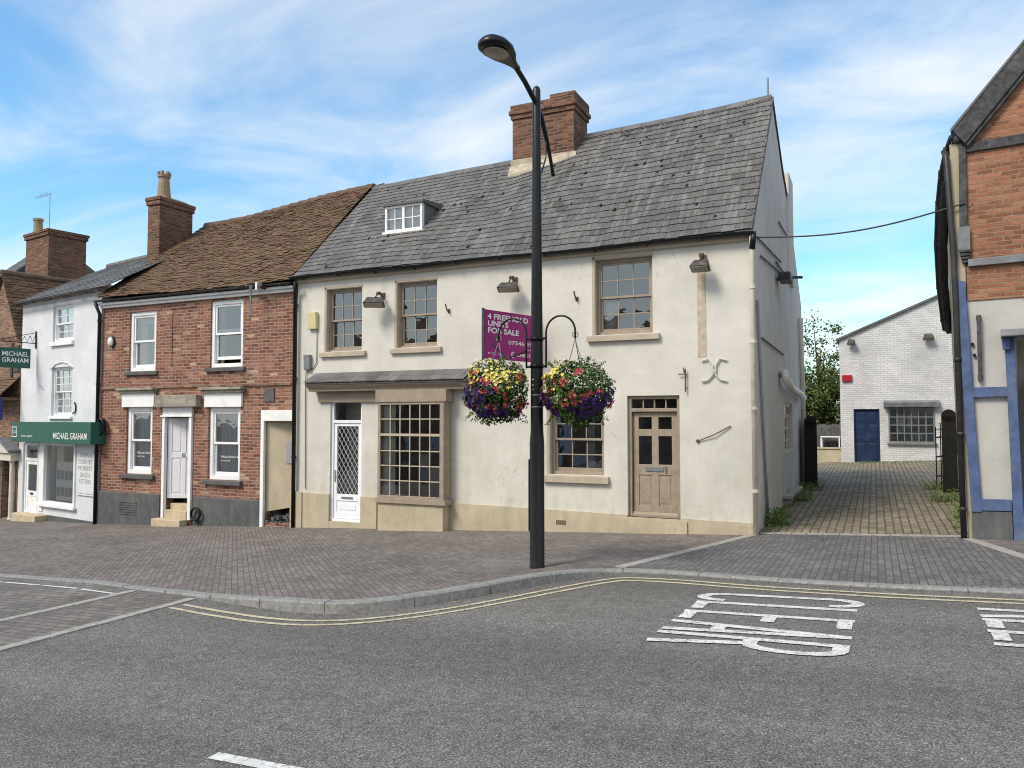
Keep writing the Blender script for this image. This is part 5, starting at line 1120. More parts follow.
# alley side wall: rubble below, plaster and timbers above
m = MB(); m.hexa([(.02, .06, -.6), (.06, .06, -.6), (.06, 7.5, -.6), (-.38, 7.5, -.6), (-.16, .06, 5.75), (.06, .06, 5.75), (.06, 7.5, 5.3), (-.50, 7.5, 5.3)]); m.box(.06, .3, .301, 7.5, -.6, 5.7); m.box(.3, TWd, 7.2, 7.5, -.6, 5.9); m.build('side_wall', M['stone_wall'], th_, .01)
m = MB(); m.hexa([(-.0, .0, -.5), (.05, .0, -.5), (.05, .18, -.5), (-.0, .18, -.5), (-.12, .0, 5.9), (.05, .0, 5.9), (.05, .18, 5.9), (-.12, .18, 5.9)]); m.build('corner_quoin', M['stone_wall'], th_, .01)
# timbers
m = MB()
m.prism([TF.f(958.5, 146, -.05), TF.f(966, 146, -.05), TF.f(968, 229, -.05), TF.f(959.5, 229, -.05)], -.05, .0)
a = TF.f(966.5, 147.5, -.04); b = TF.f(1024, 139.5, -.04)
def beam(p0, p1, h, y0, y1, ext=0):
    d = Vector((p1[0] - p0[0], p1[1] - p0[1])).normalized(); nn = Vector((-d.y, d.x)) * h / 2; e = Vector(p1) + d * ext
    m.prism([tuple(Vector(p0) - nn), tuple(e - nn), tuple(e + nn), tuple(Vector(p0) + nn)], y0, y1)
m.mark(); beam(a, (a[0] + 6.2, a[1]), .145, -.045, -.001)
m.mark(); m.box(1.3, 1.45, -.045, -.001, zb + .3, 5.7); m.mark(); m.box(2.8, 2.95, -.045, -.001, zb + .3, 5.7)
m.build('timber', M['timber'], th_, .01)
m = MB(); a = TF.f(968, 263, -.06); beam(a, (a[0] + 6.6, a[1] + .03), .11, -.07, -.001); m.build('lead_covered_beam', M['lead'], th_, .01)
m = MB(); m.prism([TF.f(958.5, 227, -.09), TF.f(970, 226, -.09), TF.f(970.5, 250, -.09), TF.f(958, 250, -.09)], -.09, -.051); m.build('post_cap', M['lead'], th_, .006)
m = MB(); x, z = TF.f(965, 258, -.06)
for i in range(4): m.box(x - .07 + .01 * i, x + .08 - .012 * i, -.10 + .015 * i, -.001, z + .08 - .05 * i, z + .122 - .05 * i)
m.build('carved_bracket', M['timber'], th_, .008)
# bargeboard and roof
i0, i1, o0, o1 = [Vector(TF.f(x, y, -.1)) for x, y in ((965, 144), (1024, 71), (952.5, 131), (1024, 43.5))]
def ext(p, q, x): return p + (q - p) * ((x - p.x) / (q.x - p.x))
di = (i1 - i0).normalized(); ni = Vector((-di.y, di.x)); iA, oA = ext(i0, i1, 3.5), ext(o0, o1, 3.5)
m = MB(); m.prism([tuple(i0), tuple(iA), tuple(oA), tuple(o0)], -.13, -.06); m.prism([tuple(i0 - ni * .05), tuple(iA - ni * .05), tuple(iA - ni * .001), tuple(i0 - ni * .001)], -.10, -.001)
m.mark(); m.prism([(3.501, iA.y), (7.1, i0.y), (7.25, o0.y), (3.501, oA.y)], -.13, -.06); m.build('bargeboard', M['timber'], th_, .006)
m = MB(); m.prism([tuple(o0 + Vector((-.02, -.02))), tuple(oA), (7.3, o0.y), (7.3, o0.y + .04), tuple(oA + Vector((0, .04))), tuple(o0 + Vector((-.03, .02)))], -.14, 7.6); m.build('roof', M['slate2'], th_)
# sagging side eaves and pipes along the alley
gpts = [(TF.f(px, py, y)[0], y, TF.f(px, py, y)[1]) for px, py, y in ((951, 137, -.08), (945.5, 152, .5), (940.5, 175, 1.1), (937.5, 205, 1.9), (936, 245, 3.0), (938, 285, 4.6), (942, 318, 6.4), (944, 330, 7.4))]
m = MB(); m.tube(gpts, [.035] * 8, 8); m.tube([(x + .10, y, z - .03) for x, y, z in gpts], [.07, .08, .09, .09, .09, .09, .08, .08], 6)
for x, y, z in gpts[1:-1]: m.tube([(x - .01, y, z - .08), (x - .01, y + .03, z + .08)], .03, 6)
m.build('side_gutter', M['timber'], th_, smooth=True)
a = TF.f(946, 152, -.05); b = TF.f(953, 250, -.1); c = TF.f(955.5, 300, -.1); d_ = TF.f(964, 538, -.06)
m = MB(); m.tube([(a[0] - .03, .0, a[1] + .03), (a[0] + .0, -.06, a[1] - .1), (b[0], -.08, b[1]), (c[0], -.07, c[1]), (d_[0], -.06, d_[1] - .05)], .042, 10)
for z in (.4, 1.5, 2.6): t_ = (z - d_[1]) / (c[1] - d_[1]); xx = lerp(d_[0], c[0], t_); m.tube([(xx, -.063, z), (xx, -.063, z + .06)], .053, 10)
m.build('downpipe', M['black_worn'], th_, smooth=True)
# blue frame
m = MB(); y0 = -.06
def bq(p, ya=y0, yb=.018): m.prism([TF.f(x, y, ya) for x, y in p], ya, yb)
bq([(971.5, 512), (982, 512), (965, 281), (955, 281)])
m.mark(); bq([(1014.5, 545), (1025.5, 545), (1014, 336), (1004.5, 336)])
m.mark(); bq([(970.5, 397.5), (1008.0, 396.5), (1007.5, 386.5), (969.8, 387.5)], -.055); m.mark(); bq([(980.8, 510.5), (1012.2, 511.5), (1011.8, 500), (980.2, 499)], -.055)
m.mark(); bq([(1003, 350), (1010, 349), (1010, 338), (1001, 337)], -.12, -.061)
m.build('blue_frame', M['blue'], th_, .006)
m = MB(); bq2 = [TF.f(x, y, -.04) for x, y in [(973, 544), (1014, 546), (1012, 512), (972, 511)]]; m.prism(bq2, -.04, .018); m.build('plinth', M['dark_plinth'], th_, .006)
m = MB(); a = TF.f(1001, 337, -.2); m.prism_x([(-.30, a[1]), (-.30, a[1] + .03), (-.001, a[1] + .13), (-.001, a[1])], a[0], a[0] + 4.2); m.build('lead_canopy', M['lead'], th_, .01)
m = MB(); m.box(.52, .70, -.045, .019, 3.0, 3.01); 
r_ = TF.rect(977.3, 981.6, 315, 380, -.05); m = MB(); m.box(r_[0], r_[1], -.08, -.03, r_[2], r_[3]); m.box(r_[0] - .005, r_[1] + .005, -.03, .018, r_[3] - .08, r_[3]); m.box(r_[0] - .005, r_[1] + .005, -.03, .018, r_[2], r_[2] + .08)
o = m.build('sign_rail', M['timber'], None, .006); o.location = TF.o; o.rotation_euler = (0, 0, TF.rot); tag(o, 'upright black wooden rail on the pale panel above the blue rail', 'rail')
m = MB()
for px, py in ((972.5, 344), (974.5, 355)): m.mark(); x, z = TF.f(px, py, 0); m.tube([(x, .018, z), (x, -.03, z)], .022, 8)
m.build('wall_bolt', M['black'], th_)

# ================================================================== white brick building at the end of the alley
EF = Frame(-1.13, 30.6)
eh = thing('white_brick_building', 'white painted brick building with a blue door at the end of the alley', 'building', EF)
zl = EF.f(839, 340)[1]; EWd = 6.5; rise = (EF.f(942, 295)[1] - zl) / (EF.f(942, 295)[0])
dr_ = EF.rect(854, 880, 409, 462.5); wr_ = EF.rect(888.5, 935, 407.5, 443)
m = MB(); m.wall(0, EWd, -.6, zl, [dr_, wr_], 0, .3); m.prism([(0, zl), (EWd, zl), (4.3, zl + 4.3 * rise)], 0, .3); m.build('front_wall', M['paint_brick'], eh)
m = MB(); m.box(0, .3, .3, 7, -.6, zl); m.box(.3, EWd, 2.2, 2.3, -.6, zl); m.build('side_wall', M['paint_brick'], eh)
m = MB(); m.prism([(-.08, zl - .03), (4.35, zl + 4.35 * rise), (4.35, zl + 4.35 * rise + .07), (-.12, zl + .03)], -.10, 7); m.prism([(4.35, zl + 4.35 * rise), (EWd + .1, zl), (EWd + .1, zl + .08), (4.35, zl + 4.35 * rise + .07)], -.10, 7); m.build('roof', M['slate2'], eh)
x0, x1, z0, z1 = dr_; m = MB(); m.box(x0, x1, .10, .15, z0, z1); w_ = (x1 - x0)
for i in range(2):
    for j in range(3):
        a, b = x0 + w_ * (.1 + i * .44), x0 + w_ * (.46 + i * .44); c, d = lerp(z0, z1, [.06, .40, .74][j]), lerp(z0, z1, [.36, .70, .94][j])
        m.box(a, b, .085, .101, c, d); m.box(a + .05, b - .05, .075, .086, c + .05, d - .05)
frame_boxes(m, x0, x1, z0 - .02, z1, .03, .098, .04); m.build('door', M['navy'], eh, .008)
x0, x1, z0, z1 = wr_; m = MB(); frame_boxes(m, x0, x1, z0, z1, -.03, .06, .05); bars(m, x0 + .05, x1 - .05, z0 + .05, z1 - .05, -.01, .03, 6, 4, .035); m.box(x0 - .05, x1 + .05, -.1, -.002, z0 - .06, z0 + .01)
w_ = m.build('window', M['galv'], eh, .004); m = MB(); panes(m, x0 + .05, x1 - .05, z0 + .05, z1 - .05, .015, 6, 4, .012); m.build('pane', M['glass_d'], w_, fix=False)
m = MB(); m.box(x0 + .3, x0 + .55, .5, .6, z0 + .6, z0 + 1.0); m.box(x0 + .62, x0 + .8, .5, .6, z0 + .55, z0 + 1.02); m.box(x0 + .7, x0 + 1.1, .4, .5, z0 + .03, z0 + .35); m.build('window_display', M['card'], w_)
a, b = EF.f(883.5, 405, -.2)[0], EF.f(940, 405, -.2)[0]; zt, zc = EF.f(912, 400, -.2)[1], EF.f(912, 407, -.2)[1]; m = MB(); m.prism_x([(-.24, zc), (-.27, zt - .08), (-.22, zt - .05), (-.001, zt), (-.001, zc)], a, b); m.build('window_cornice', M['lead'], eh, .01)
flood(847, 855.5, 339, 345, 'small grey flood lamp under the low end of the white brick gable', 0, EF, -.25, False, group=None); flood(923, 934, 333, 340, 'flood lamp high in the middle of the white brick gable', 0, EF, -.25, False, group=None)
alarm(842, 852, 375, 381.5, M['red'], 'red alarm box on the white brick wall above the blue door', fr=EF)
# fence and low wall beyond the left of the alley
m = MB()
fy = 32.4
z0 = .55; zt = H - 5.5 / F * 29.5
x = -4.0
while x < -1.15: m.box(x, x + .11, fy, fy + .02, .3, zt + random.uniform(-.02, .03)); x += .118
o = m.build('board_fence', M['fence'], None); tag(o, 'dark weathered board fence between the alley and the green trees', 'fence')
m = MB(); m.box(-4.0, -1.14, 31.4, 31.6, -.3, .62); m.box(-4.0, -1.14, 31.36, 31.64, .621, .68); o = m.build('low_wall', M['plinth'], None, .01); tag(o, 'low cream wall in front of the board fence at the end of the alley', 'wall')
t = thing('garden_table', 'small white slatted table in front of the board fence behind the low wall', 'table', None, (-1.55, 31.95, .1))
m = MB(); m.box(-.35, .35, -.3, .3, .95, .99); m.build('tabletop', M['white'], t, .005)
for a in (-.32, .32):
    for b in (-.27, .27): boxo('leg', M['white'], t, a - .02, a + .02, b - .02, b + .02, 0, .95)

# ================================================================== gates, wire, lamp post
def gate(loc, rot, label, L_=2.4, hgt=1.85):
    t = thing('yard_gate', label, 'gate', None, loc, rot, 'tarred gates folded back along the alley')
    m = MB(); x = 0; i = 0
    while x < L_: 
        hz_ = hgt * (1 - .10 * (x / L_)); m.box(x, x + .145, 0, .035, .06, hz_ + random.uniform(-.01, .01)); x += .15
    m.build('boards', M['wood_dark'], t, .003)
    for z in (.35, 1.0, 1.65): boxo('rail', M['wood_dark'], t, 0, L_, .036, .09, z, z + .13)
    m = MB(); m.box(-.14, -.002, -.15, .15, -.3, hgt - .12); m.tube([(-.14, 0, hgt - .12), (-.002, 0, hgt - .12)], .15, 18); m.build('post', M['wood_dark'], t, .01)
    m = MB(); m.tube([(.05, .10, 1.0), (.5, .12, 1.0)], .02, 6); m.tube([(.2, .11, .5), (.2, .13, 1.5)], .015, 6); m.build('ironwork', M['rust'], t); return t
r = ray(811, 486); tt = (-1.35) / r.x
def along(px, py, v): r = ray(px, py); return r.x / r.y * v
gu = along(811, 450, 21.5); gate((gu, 21.5, alley_z(gu, 21.5) - .04), R(93), 'black tarred gate folded back against the far end of the grey side wall')
gu = along(949.5, 450, 20); gate((gu, 20, alley_z(gu, 20) - .02), R(86), 'black tarred gate with rusty ironwork beside the stone side of the timber house')
t = thing('iron_gate_leaf', 'narrow black iron gate standing beside the right tarred gate', 'gate', None, (along(936, 450, 20.6), 20.6, alley_z(1.4, 20.6)), R(-10))
m = MB()
for x in (0, .1, .2): m.tube([(x, 0, .05), (x, 0, 1.45 + .1 * (x == .1))], .013, 6)
for k in range(3): zc = .3 + k * .45; m.tube([(0, 0, zc), (.2, 0, zc + .04)], .02, 5)
m.tube([(0, 0, .1), (.2, 0, .1)], .013, 6); m.tube([(0, 0, 1.4), (.2, 0, 1.4)], .013, 6); m.build('leaf', M['black'], t)
# overhead cable
pa = WF.w(WW + .05, .05, 4.78); xb, zbb = TF.f(965, 203, -.06); pb = TF.w(xb, -.06, zbb)
m = MB(); m.tube([pa.lerp(pb, i / 20) + Vector((0, 0, -.16 * math.sin(math.pi * i / 20))) for i in range(21)], .013, 6); m.tube([pb, pb + Vector((.06, -.01, -.08)), pb + Vector((.1, -.01, -.02))], .01, 6)
o = m.build('overhead_cable', M['cable'], None); tag(o, 'thin black cable slung over the alley from the cream house to the timber house', 'cable')
# manholes in the crossover
def manhole(px, py, w, d, rot, label):
    r = ray(px, py); t_ = (H + .1) / -r.z
    for _ in range(8): u, v = r.x * t_, r.y * t_; t_ = (pave_z(u, v) - H) / r.z
    t = thing('manhole_cover', label, 'manhole cover', None, (u, v, pave_z(u, v) + .012), rot, None); t.rotation_euler = (0, math.atan(-.046), rot)
    m = MB(); frame_boxes(m, -w / 2, w / 2, -d / 2, d / 2, -.002, .003, .03); m.turned(lambda p: Vector((p.x, p.z, p.y))); m.build('rim', M['cross'], t)
    m = MB(); m.box(-w / 2 + .03, w / 2 - .03, -d / 2 + .03, d / 2 - .03, -.004, .001); m.build('lid', M['cross'], t)
manhole(801, 541, .62, .45, 0, 'long inset cover in the blue grey blocks near the alley threshold')
manhole(983, 583, .5, .34, 0, 'inset cover in the blue grey blocks near the kerb on the right')

LX, LY = -3.85, 8.92; LZ = pave_z(LX, LY)
lp_ = thing('street_lamp', 'tall black street lamp post with a teardrop lantern over the road', 'street lamp', None, (LX, LY, LZ))
LFm = Frame(LX, LY, math.degrees(YAW) * 0)
ztop = LFm.f(536.5, 87)[1] - LZ
m = MB(); m.lathe(0, 0, [(.098, -.05), (.098, .02), (.093, .03), (.092, 1.55), (.088, 1.60), (.080, 1.72), (.078, 2.6), (.066, 3.8), (.056, 5.0), (.052, ztop - .05), (.04, ztop - .01), (.015, ztop + .01)], 28)
m.build('column', M['black'], lp_, smooth=True).data.shade_smooth()
m = MB(); m.box(-.10, -.076, -.05, .05, .45, 1.35); m.build('service_door', M['black'], lp_, .006)
m = MB()
for z in (2.15, 2.0): m.lathe(0, 0, [(.083, z), (.083, z + .012)], 24)
m.build('band', M['galv'], lp_)
t_m = Matrix.Translation((-.03, -.082, 2.22)) @ Matrix.Rotation(R(20), 4, 'Z') @ Matrix.Rotation(R(90), 4, 'X')
text('number', '4\n2', M['letter'], lp_, .06, .17, t_m)
def lamp_pt(px, py): y, z = LFm.sx(px, py, 0); return Vector((0, y, z - LZ))
m = MB(); P_ = [lamp_pt(x, y) for x, y in ((553.2, 176), (552, 168), (547.5, 143), (541.5, 118), (535, 101), (525, 82), (517, 69), (513, 63))]
m.tube(P_, [.026, .022, .028, .034, .034, .032, .032, .036], 12); m.build('arm', M['black'], lp_, smooth=True)
m = MB(); q0 = lamp_pt(552, 160); q = [Vector((0, .05, q0.z - .35)), Vector((0, .16, q0.z - .28)), Vector((0, .3, q0.z - .05)), Vector((0, .33, q0.z + .2)), Vector((0, .24, q0.z + .38)), Vector((0, .12, q0.z + .52)), Vector((0, .05, q0.z + .55))]
m.tube(q, .011, 8)
for i in range(3): a = lerp(q0.z - .2, q0.z + .45, i / 2); m.tube([(0, .05, a), (0, .2, a + .06)], .009, 6)
m.build('scroll_brace', M['black'], lp_, smooth=True)
# lantern lofted along the arm axis
A0 = lamp_pt(515, 66); A1 = lamp_pt(486, 40); ax_ = (A1 - A0); Ln = ax_.length; ax_.normalize(); side = Vector((1, 0, 0)); upv = side.cross(ax_).normalized()
if upv.z < 0: upv = -upv
def lofted(secs, n=20, half=None):
    m = MB(); vs = []
    for t, w, h1, h2 in secs:
        c = A0 + ax_ * Ln * t
        for k in range(n):
            a = 2 * math.pi * k / n; x, z = math.cos(a), math.sin(a); vs.append(c + side * x * w + upv * (z * (h1 if z > 0 else h2)))
    m.add(vs, [(i * n + k, i * n + (k + 1) % n, (i + 1) * n + (k + 1) % n, (i + 1) * n + k) for i in range(len(secs) - 1) for k in range(n)] + [tuple(range(n)), tuple(range((len(secs) - 1) * n, len(secs) * n))]); return m
lofted([(-.1, .036, .036, .036), (.05, .05, .05, .035), (.2, .085, .075, .04), (.38, .15, .10, .045), (.58, .19, .12, .045), (.78, .185, .115, .045), (.92, .14, .09, .04), (.99, .075, .05, .03), (1.01, .02, .015, .01)]).build('lantern', M['black'], lp_, smooth=True)
m = MB(); vs = []; N_ = 28
for k in range(N_):
    a = 2 * math.pi * k / N_; vs.append(A0 + ax_ * Ln * (.66 +   .25 * math.cos(a)) + side * (.135 * math.sin(a)) * (1 - .12 * (math.cos(a) < 0) * abs(math.cos(a))) - upv * .049)
ctr = A0 + ax_ * Ln * .66 - upv * .072; m.add(vs + [ctr], [(k, (k + 1) % N_, N_) for k in range(N_)]); ln = m.build('lamp_glass', M['lens'], lp_, smooth=True)
# basket brackets: hoops either side of the column
def hoop(s):
    m = MB(); zc = 0
    x0 = s * .135; zt = LFm.f(545, 333)[1] - LZ; zbt = LFm.f(545, 368)[1] - LZ; R_ = .195; cx_ = x0 + s * R_
    pts = [(x0, -.02, zbt)] + [(cx_ - s * R_ * math.cos(R(a)), -.02, zt + R_ * math.sin(R(a)) * 1.05) for a in range(0, 181, 12)] + [(cx_ + s * R_, -.02, zt - .09)]
    m.tube(pts, .013, 8); m.tube([(0, -.02, zt - .07), (x0, -.02, zt - .07)], .014, 8); m.tube([(0, -.02, zbt + .02), (x0, -.02, zbt + .02)], .014, 8)
    m.lathe(0, 0, [(.083, zt - .1), (.083, zt - .05)], 20); m.lathe(0, 0, [(.086, zbt), (.086, zbt + .05)], 20)
    if s < 0: m.tube([(cx_ + s * R_, -.02, zt + .02), (cx_ + s * (R_ + .1), -.02, zt - .12), (cx_ + s * R_ * .3, -.02, zt - .3), (x0, -.02, zt - .22)], .01, 8)
    m.build('basket_bracket', M['black'], lp_, smooth=True); return cx_ + s * R_, zt - .09
def leafquad(m, c, nrm, size, asp=.6, roll=None):
    nrm = nrm.normalized(); a = nrm.cross(Vector((random.gauss(0, 1), random.gauss(0, 1), random.gauss(0, 1)))).normalized(); b = nrm.cross(a); s = size; fold = nrm * s * .15
    m.add([c - a * s, c - b * s * asp + fold, c + a * s, c + b * s * asp + fold], [(0, 1, 2), (0, 2, 3)])
def flower(m, c, nrm, s, n=5):
    nrm = nrm.normalized(); a = nrm.orthogonal().normalized(); b = nrm.cross(a); ph = random.random() * 6; vs = [c + nrm * s * .02]; fs = []
    for k in range(n * 2):
        t = ph + math.pi * k / n; r = s * (1.0 if k % 2 == 0 else .55); vs.append(c + (a * math.cos(t) + b * math.sin(t)) * r + nrm * s * (.35 if k % 2 == 0 else .2))
    m.add(vs, [(0, 1 + k, 1 + (k + 1) % (2 * n)) for k in range(2 * n)])
def basket(s, seed, label, ypat, ctrpx):
    random.seed(seed); hx, hz_ = hoop(s)
    cxw, czw = LFm.f(ctrpx, 392, 0); rr = .425; rh = .40
    t = thing('hanging_basket', label, 'hanging basket', None, (LX + cxw, LY - .02, czw), 0, 'flower baskets on the lamp post')
    hk = Vector((LX + hx, LY - .02, LZ + hz_)) - Vector(t.location)
    m = MB()
    for a in (90, 210, 330): m.tube([hk, (.2 * math.cos(R(a)), .2 * math.sin(R(a)), .05)], .006, 5)
    m.tube([hk + Vector((0, 0, .05 + .0)) + Vector((.035 * math.cos(R(a)), 0, .035 * math.sin(R(a)))) for a in range(0, 361, 30)], .007, 5); m.build('chain', M['galv'], t)
    m = MB(); m.lathe(0, 0, [(.05, -.22), (.14, -.18), (.2, -.08), (.22, .04), (.2, .05)], 16); m.build('bowl', M['wood_dark'], t, smooth=True)
    lf, fl = MB(), {'yellow': MB(), 'purple': MB(), 'red': MB()}
    def surf(d=None):
        d = d or Vector((random.gauss(0, 1), random.gauss(0, 1), random.gauss(0, 1))).normalized(); k = 1 + .26 * mnoise.noise(d * 1.7 + Vector((seed, 0, 0))) + .14 * mnoise.noise(d * 4.5)
        wd = 1.0 + .10 * d.z - (.10 if d.z < -.5 else 0)
        return d, Vector((d.x * rr * wd, d.y * rr * .95 * wd, d.z * rh)) * k
    for i in range(4300):
        d, p = surf(); dep = random.random() ** 1.6; leafquad(lf, p * (1.0 - .32 * dep) + Vector((0, 0, random.uniform(-.02, .02))), d + Vector((random.gauss(0, .5), random.gauss(0, .5), random.gauss(0, .5) + .3)), random.uniform(.013, .031), .55)
    for i in range(44):      # trailing and upright sprigs
        a = random.uniform(0, 6.28); up = random.random() < .25; z = (rh * .75 if up else -rh * .65); r0 = rr * random.uniform(.25, .8); p = Vector((math.cos(a) * r0, math.sin(a) * r0, z)); L_ = random.uniform(.05, .14)
        for j in range(11): leafquad(lf, p + Vector((math.cos(a) * .08 * j / 9 + random.gauss(0, .012), math.sin(a) * .08 * j / 9 + random.gauss(0, .012), (L_ * .6 if up else -L_) * j / 9)), Vector((random.gauss(0, 1), -1, random.gauss(0, 1))), random.uniform(.010, .022), .5)
    def cluster(kind, d0, n, spread, size):
        for i in range(n):
            d, p = surf((d0 + Vector((random.gauss(0, spread), random.gauss(0, spread), random.gauss(0, spread)))).normalized()); flower(fl[kind], p * random.uniform(.97, 1.05), d + Vector((random.gauss(0, .3), random.gauss(0, .3), random.gauss(0, .3))), random.uniform(.8, 1.15) * size)
    rd = lambda zlo, zhi: Vector((random.gauss(0, 1), -abs(random.gauss(0, 1)) if random.random() < .7 else random.gauss(0, 1), 0)).normalized() * 1.0 + Vector((0, 0, random.uniform(zlo, zhi)))
    for d0, n_ in ypat: cluster('yellow', Vector(d0), n_, .20, .028)
    for i in range(22): cluster('purple', rd(-1.0, .05), random.randint(12, 20), .15, .036)
    for i in range(25): cluster('red', rd(-.8, .75), random.randint(4, 9), .07, .026)
    o = lf.build('leaves', M['leaf2'], t, fix=False)
    for k, mm in fl.items(): mm.build(k + '_flowers', M['fl_' + k], t, fix=False)
basket(-1, 3, 'flower basket left of the lamp post below the magenta sign, yellow on top', [((-.75, -.6, .55), 36), ((-.35, -.8, .6), 34), ((.35, -.8, .55), 46), ((-.9, -.3, .3), 26), ((0, -.3, 1), 22), ((.6, -.6, .4), 20), ((.3, .8, .6), 40)], 497.5)
basket(1, 8, 'flower basket right of the lamp post, yellow only at its upper left', [((-.9, -.4, .3), 60), ((-.8, -.5, .6), 64), ((-.55, -.7, .7), 50), ((-1, -.2, .0), 22), ((-.7, .5, .5), 40)], 579)

# ================================================================== greenery
def tree(name, label, base, ctr, rad, nclump, nleaf, ls, seed, gappy=0.0):
    random.seed(seed); t = thing(name, label, 'tree', None, base); c = Vector(ctr) - Vector(base)
    m = MB(); m.tube([(0, 0, -.2), (.05, 0, c.z * .4), (.02, .05, c.z)], [.16, .12, .06], 8); lf = MB()
    for i in range(nclump):
        d = Vector((random.gauss(0, 1), random.gauss(0, 1), random.gauss(0, 1))).normalized(); k = random.random() ** .4; p = c + Vector((d.x * rad[0], d.y * rad[1], d.z * rad[2])) * k
        if i % 4 == 0: m.tube([(0, 0, c.z * random.uniform(.4, .8)), tuple(p * .6 + Vector((0, 0, c.z * .25))), tuple(p)], [.05, .03, .01], 5)
        sz = random.uniform(.25, .5) * (1 if d.z < gappy or gappy == 0 else .55)
        for j in range(int(nleaf * (1 if gappy == 0 or d.z < gappy else .35))):
            q = Vector((random.gauss(0, 1), random.gauss(0, 1), random.gauss(0, .8))) * sz * .5; leafquad(lf, p + q, Vector((random.gauss(0, 1), random.gauss(0, 1), random.gauss(0, 1) + .7)), ls * random.uniform(.6, 1.3), .55)
    m.build('trunk', M['bark'], t); lf.build('crown', M['leaf'], t, fix=False)
tree('broadleaf_tree', 'dense leafy green tree behind the board fence at the end of the alley', (-2.0, 36.5, .2), (-2.0, 36.5, 2.35), (2.6, 1.6, 1.75), 150, 110, .075, 4, 0)
tree('sparse_tree', 'thin pale topped tree rising above the denser tree behind the fence', (-2.3, 38.5, .2), (-2.3, 38.5, 4.7), (1.8, 1.4, 1.7), 34, 45, .075, 9, 0)
def clump(x, y, z, r, h, n, label, seed, flowers=False):
    random.seed(seed); m = MB()
    for i in range(n):
        a = random.uniform(0, 6.28); q = math.sqrt(random.random()) * r; b = Vector((q * math.cos(a), q * math.sin(a) * .8, 0)); tip = b * 1.25 + Vector((random.gauss(0, .04), random.gauss(0, .04), h * random.uniform(.35, 1)))
        for k in range(4):
            p = b.lerp(tip, (k + .6) / 4); leafquad(m, p + Vector((random.gauss(0, .015), random.gauss(0, .015), 0)), Vector((random.gauss(0, 1), random.gauss(0, 1), .9)), random.uniform(.014, .032), .45)
    o = m.build('weed_clump', M['weed'], None, fix=False); o.location = (x, y, z - .01); tag(o, label, 'weed')
clump(-1.58, 14.35, alley_z(-1.6, 14.3), .20, .34, 190, 'leafy weed clump at the foot of the grey gable wall nearest the street', 1)
clump(-1.66, 15.4, alley_z(-1.6, 15.4), .16, .22, 90, 'low weed tuft along the gable wall between the big clump and the ledge', 2)
clump(-1.50, 18.2, alley_z(-1.5, 18.2), .25, .26, 120, 'weeds just in front of the concrete ledge on the gable wall', 3)
clump(-1.45, 20.6, alley_z(-1.5, 20.6), .28, .25, 110, 'weeds at the foot of the left tarred gate', 4)
clump(1.28, 18.0, alley_z(1.3, 18), .26, .30, 130, 'spreading weeds at the foot of the right tarred gate', 5)
clump(1.30, 20.5, alley_z(1.3, 20.5), .3, .25, 120, 'weeds beside the narrow iron gate', 6)
clump(1.35, 15.6, alley_z(1.3, 15.6), .12, .2, 60, 'small weed tuft along the stone side of the timber house', 7)
random.seed(11); m = MB()
for i in range(1700):
    s = random.random()
    if s < .42: x, y = -1.72 + abs(random.gauss(0, .10)), random.uniform(13.5, 22)
    elif s < .65: x, y = 1.28 + .12 * (random.random() * 8) - abs(random.gauss(0, .1)), 0; y = 13.5 + (x - 1.22) / .13 if False else random.uniform(13.6, 24); x = 1.12 + .118 * (y - 13.2) * .6 - abs(random.gauss(0, .09))
    else: x, y = random.uniform(-1.1, 2.2), random.uniform(30.0, 30.55)
    m_z = alley_z(x, y) + .03
    leafquad(m, Vector((x, y, m_z)), Vector((random.gauss(0, .6), random.gauss(0, .6), 1)), random.uniform(.012, .035), .5)
struct(m.build('ground_weeds', M['weed'], None, fix=False), 'stuff')
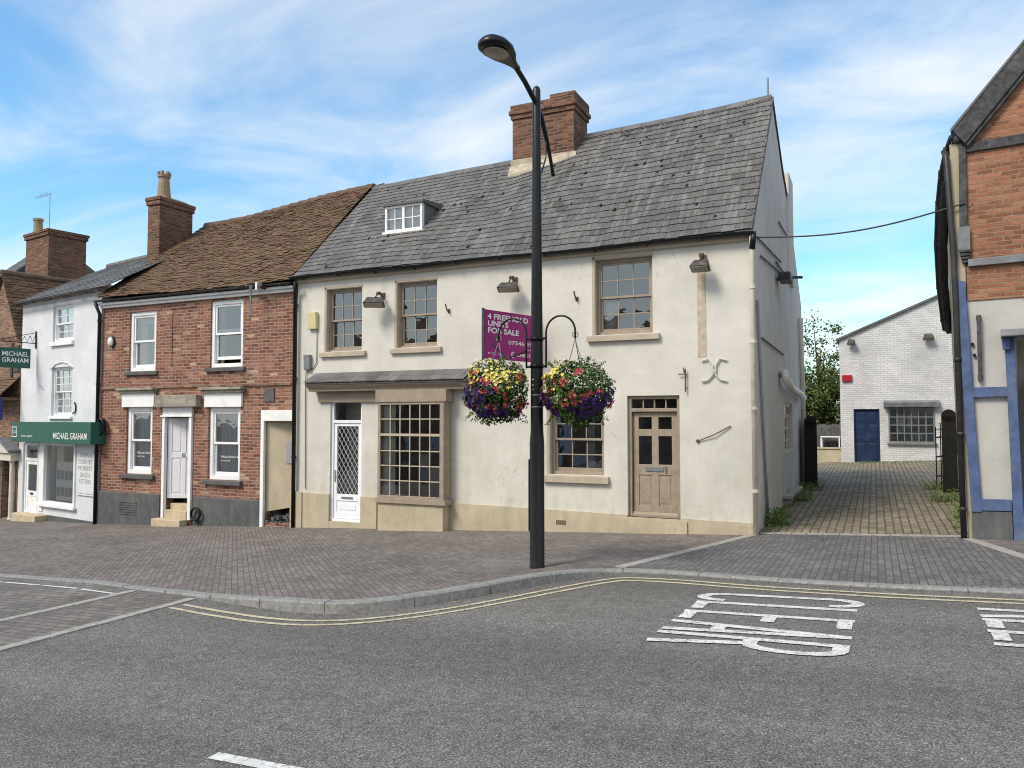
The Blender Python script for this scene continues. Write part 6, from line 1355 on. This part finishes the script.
# dead leaves and grit in the gutter
m = MB()
for i in range(380):
    u = random.uniform(-6.5, 2); d = abs(random.gauss(0, .06)) + .02; leafquad(m, Vector((u, kerb_v(u) - d, road_z(u) + .012)), Vector((random.gauss(0, .3), random.gauss(0, .3), 1)), random.uniform(.005, .014), .6)
struct(m.build('gutter_litter', M['rust'], None, fix=False), 'stuff')

# ================================================================== houses across the street (seen only in the window glass)
def opposite(x, w, h, rise, mat, rmat, label):
    t = thing('opposite_house', label, 'house', None, (x, -14, slope(x)), math.pi)
    holes = [(lerp(0, w, a) - .5, lerp(0, w, a) + .5, b, b + 1.5) for a in (.2, .5, .8) for b in (.9, 3.7)]
    m = MB(); m.wall(0, w, -.6, h, holes, 0, .3); m.box(0, .3, .3, 6, -.6, h); m.box(w - .3, w, .3, 6, -.6, h); m.box(.3, w - .3, 5.7, 6, -.6, h); m.build('wall', mat, t)
    m = MB(); m.prism_x([(-.3, h), (3, h + rise), (6.3, h)], -.05, w + .05); rf = m.build('roof', rmat, t)
    m = MB(); m.box(w * .1, w * .1 + 1, 2.5, 3.4, h + rise * .5, h + rise + 1.1); m.build('chimney', M['chim_brick'], rf)
    for hh_ in holes:
        m = MB(); frame_boxes(m, *hh_, .08, .15, .07); bars(m, *hh_, .09, .13, 2, 2, .03); w_ = m.build('window', M['white'], t); m = MB(); m.box(hh_[0], hh_[1], .2, .21, hh_[2], hh_[3]); m.build('pane', M['black'], w_)
for a in ((9.0, 8.0, 5.4, 2.6, M['orange_brick'], M['tile'], 'orange brick house across the street with a tiled roof'), (.9, 7.5, 5.8, 2.4, M['panel_render'], M['slate2'], 'pale rendered house across the street with a slate roof'), (-6.8, 8.5, 5.2, 2.8, M['brick'], M['tile'], 'red brick house across the street with a tiled roof'), (-15.5, 8.0, 5.6, 2.4, M['white_render'], M['slate2'], 'white house across the street with a slate roof'), (-23.8, 8.0, 5.3, 2.6, M['brick_lo'], M['tile'], 'brown brick house across the street with a tiled roof')): opposite(*a)
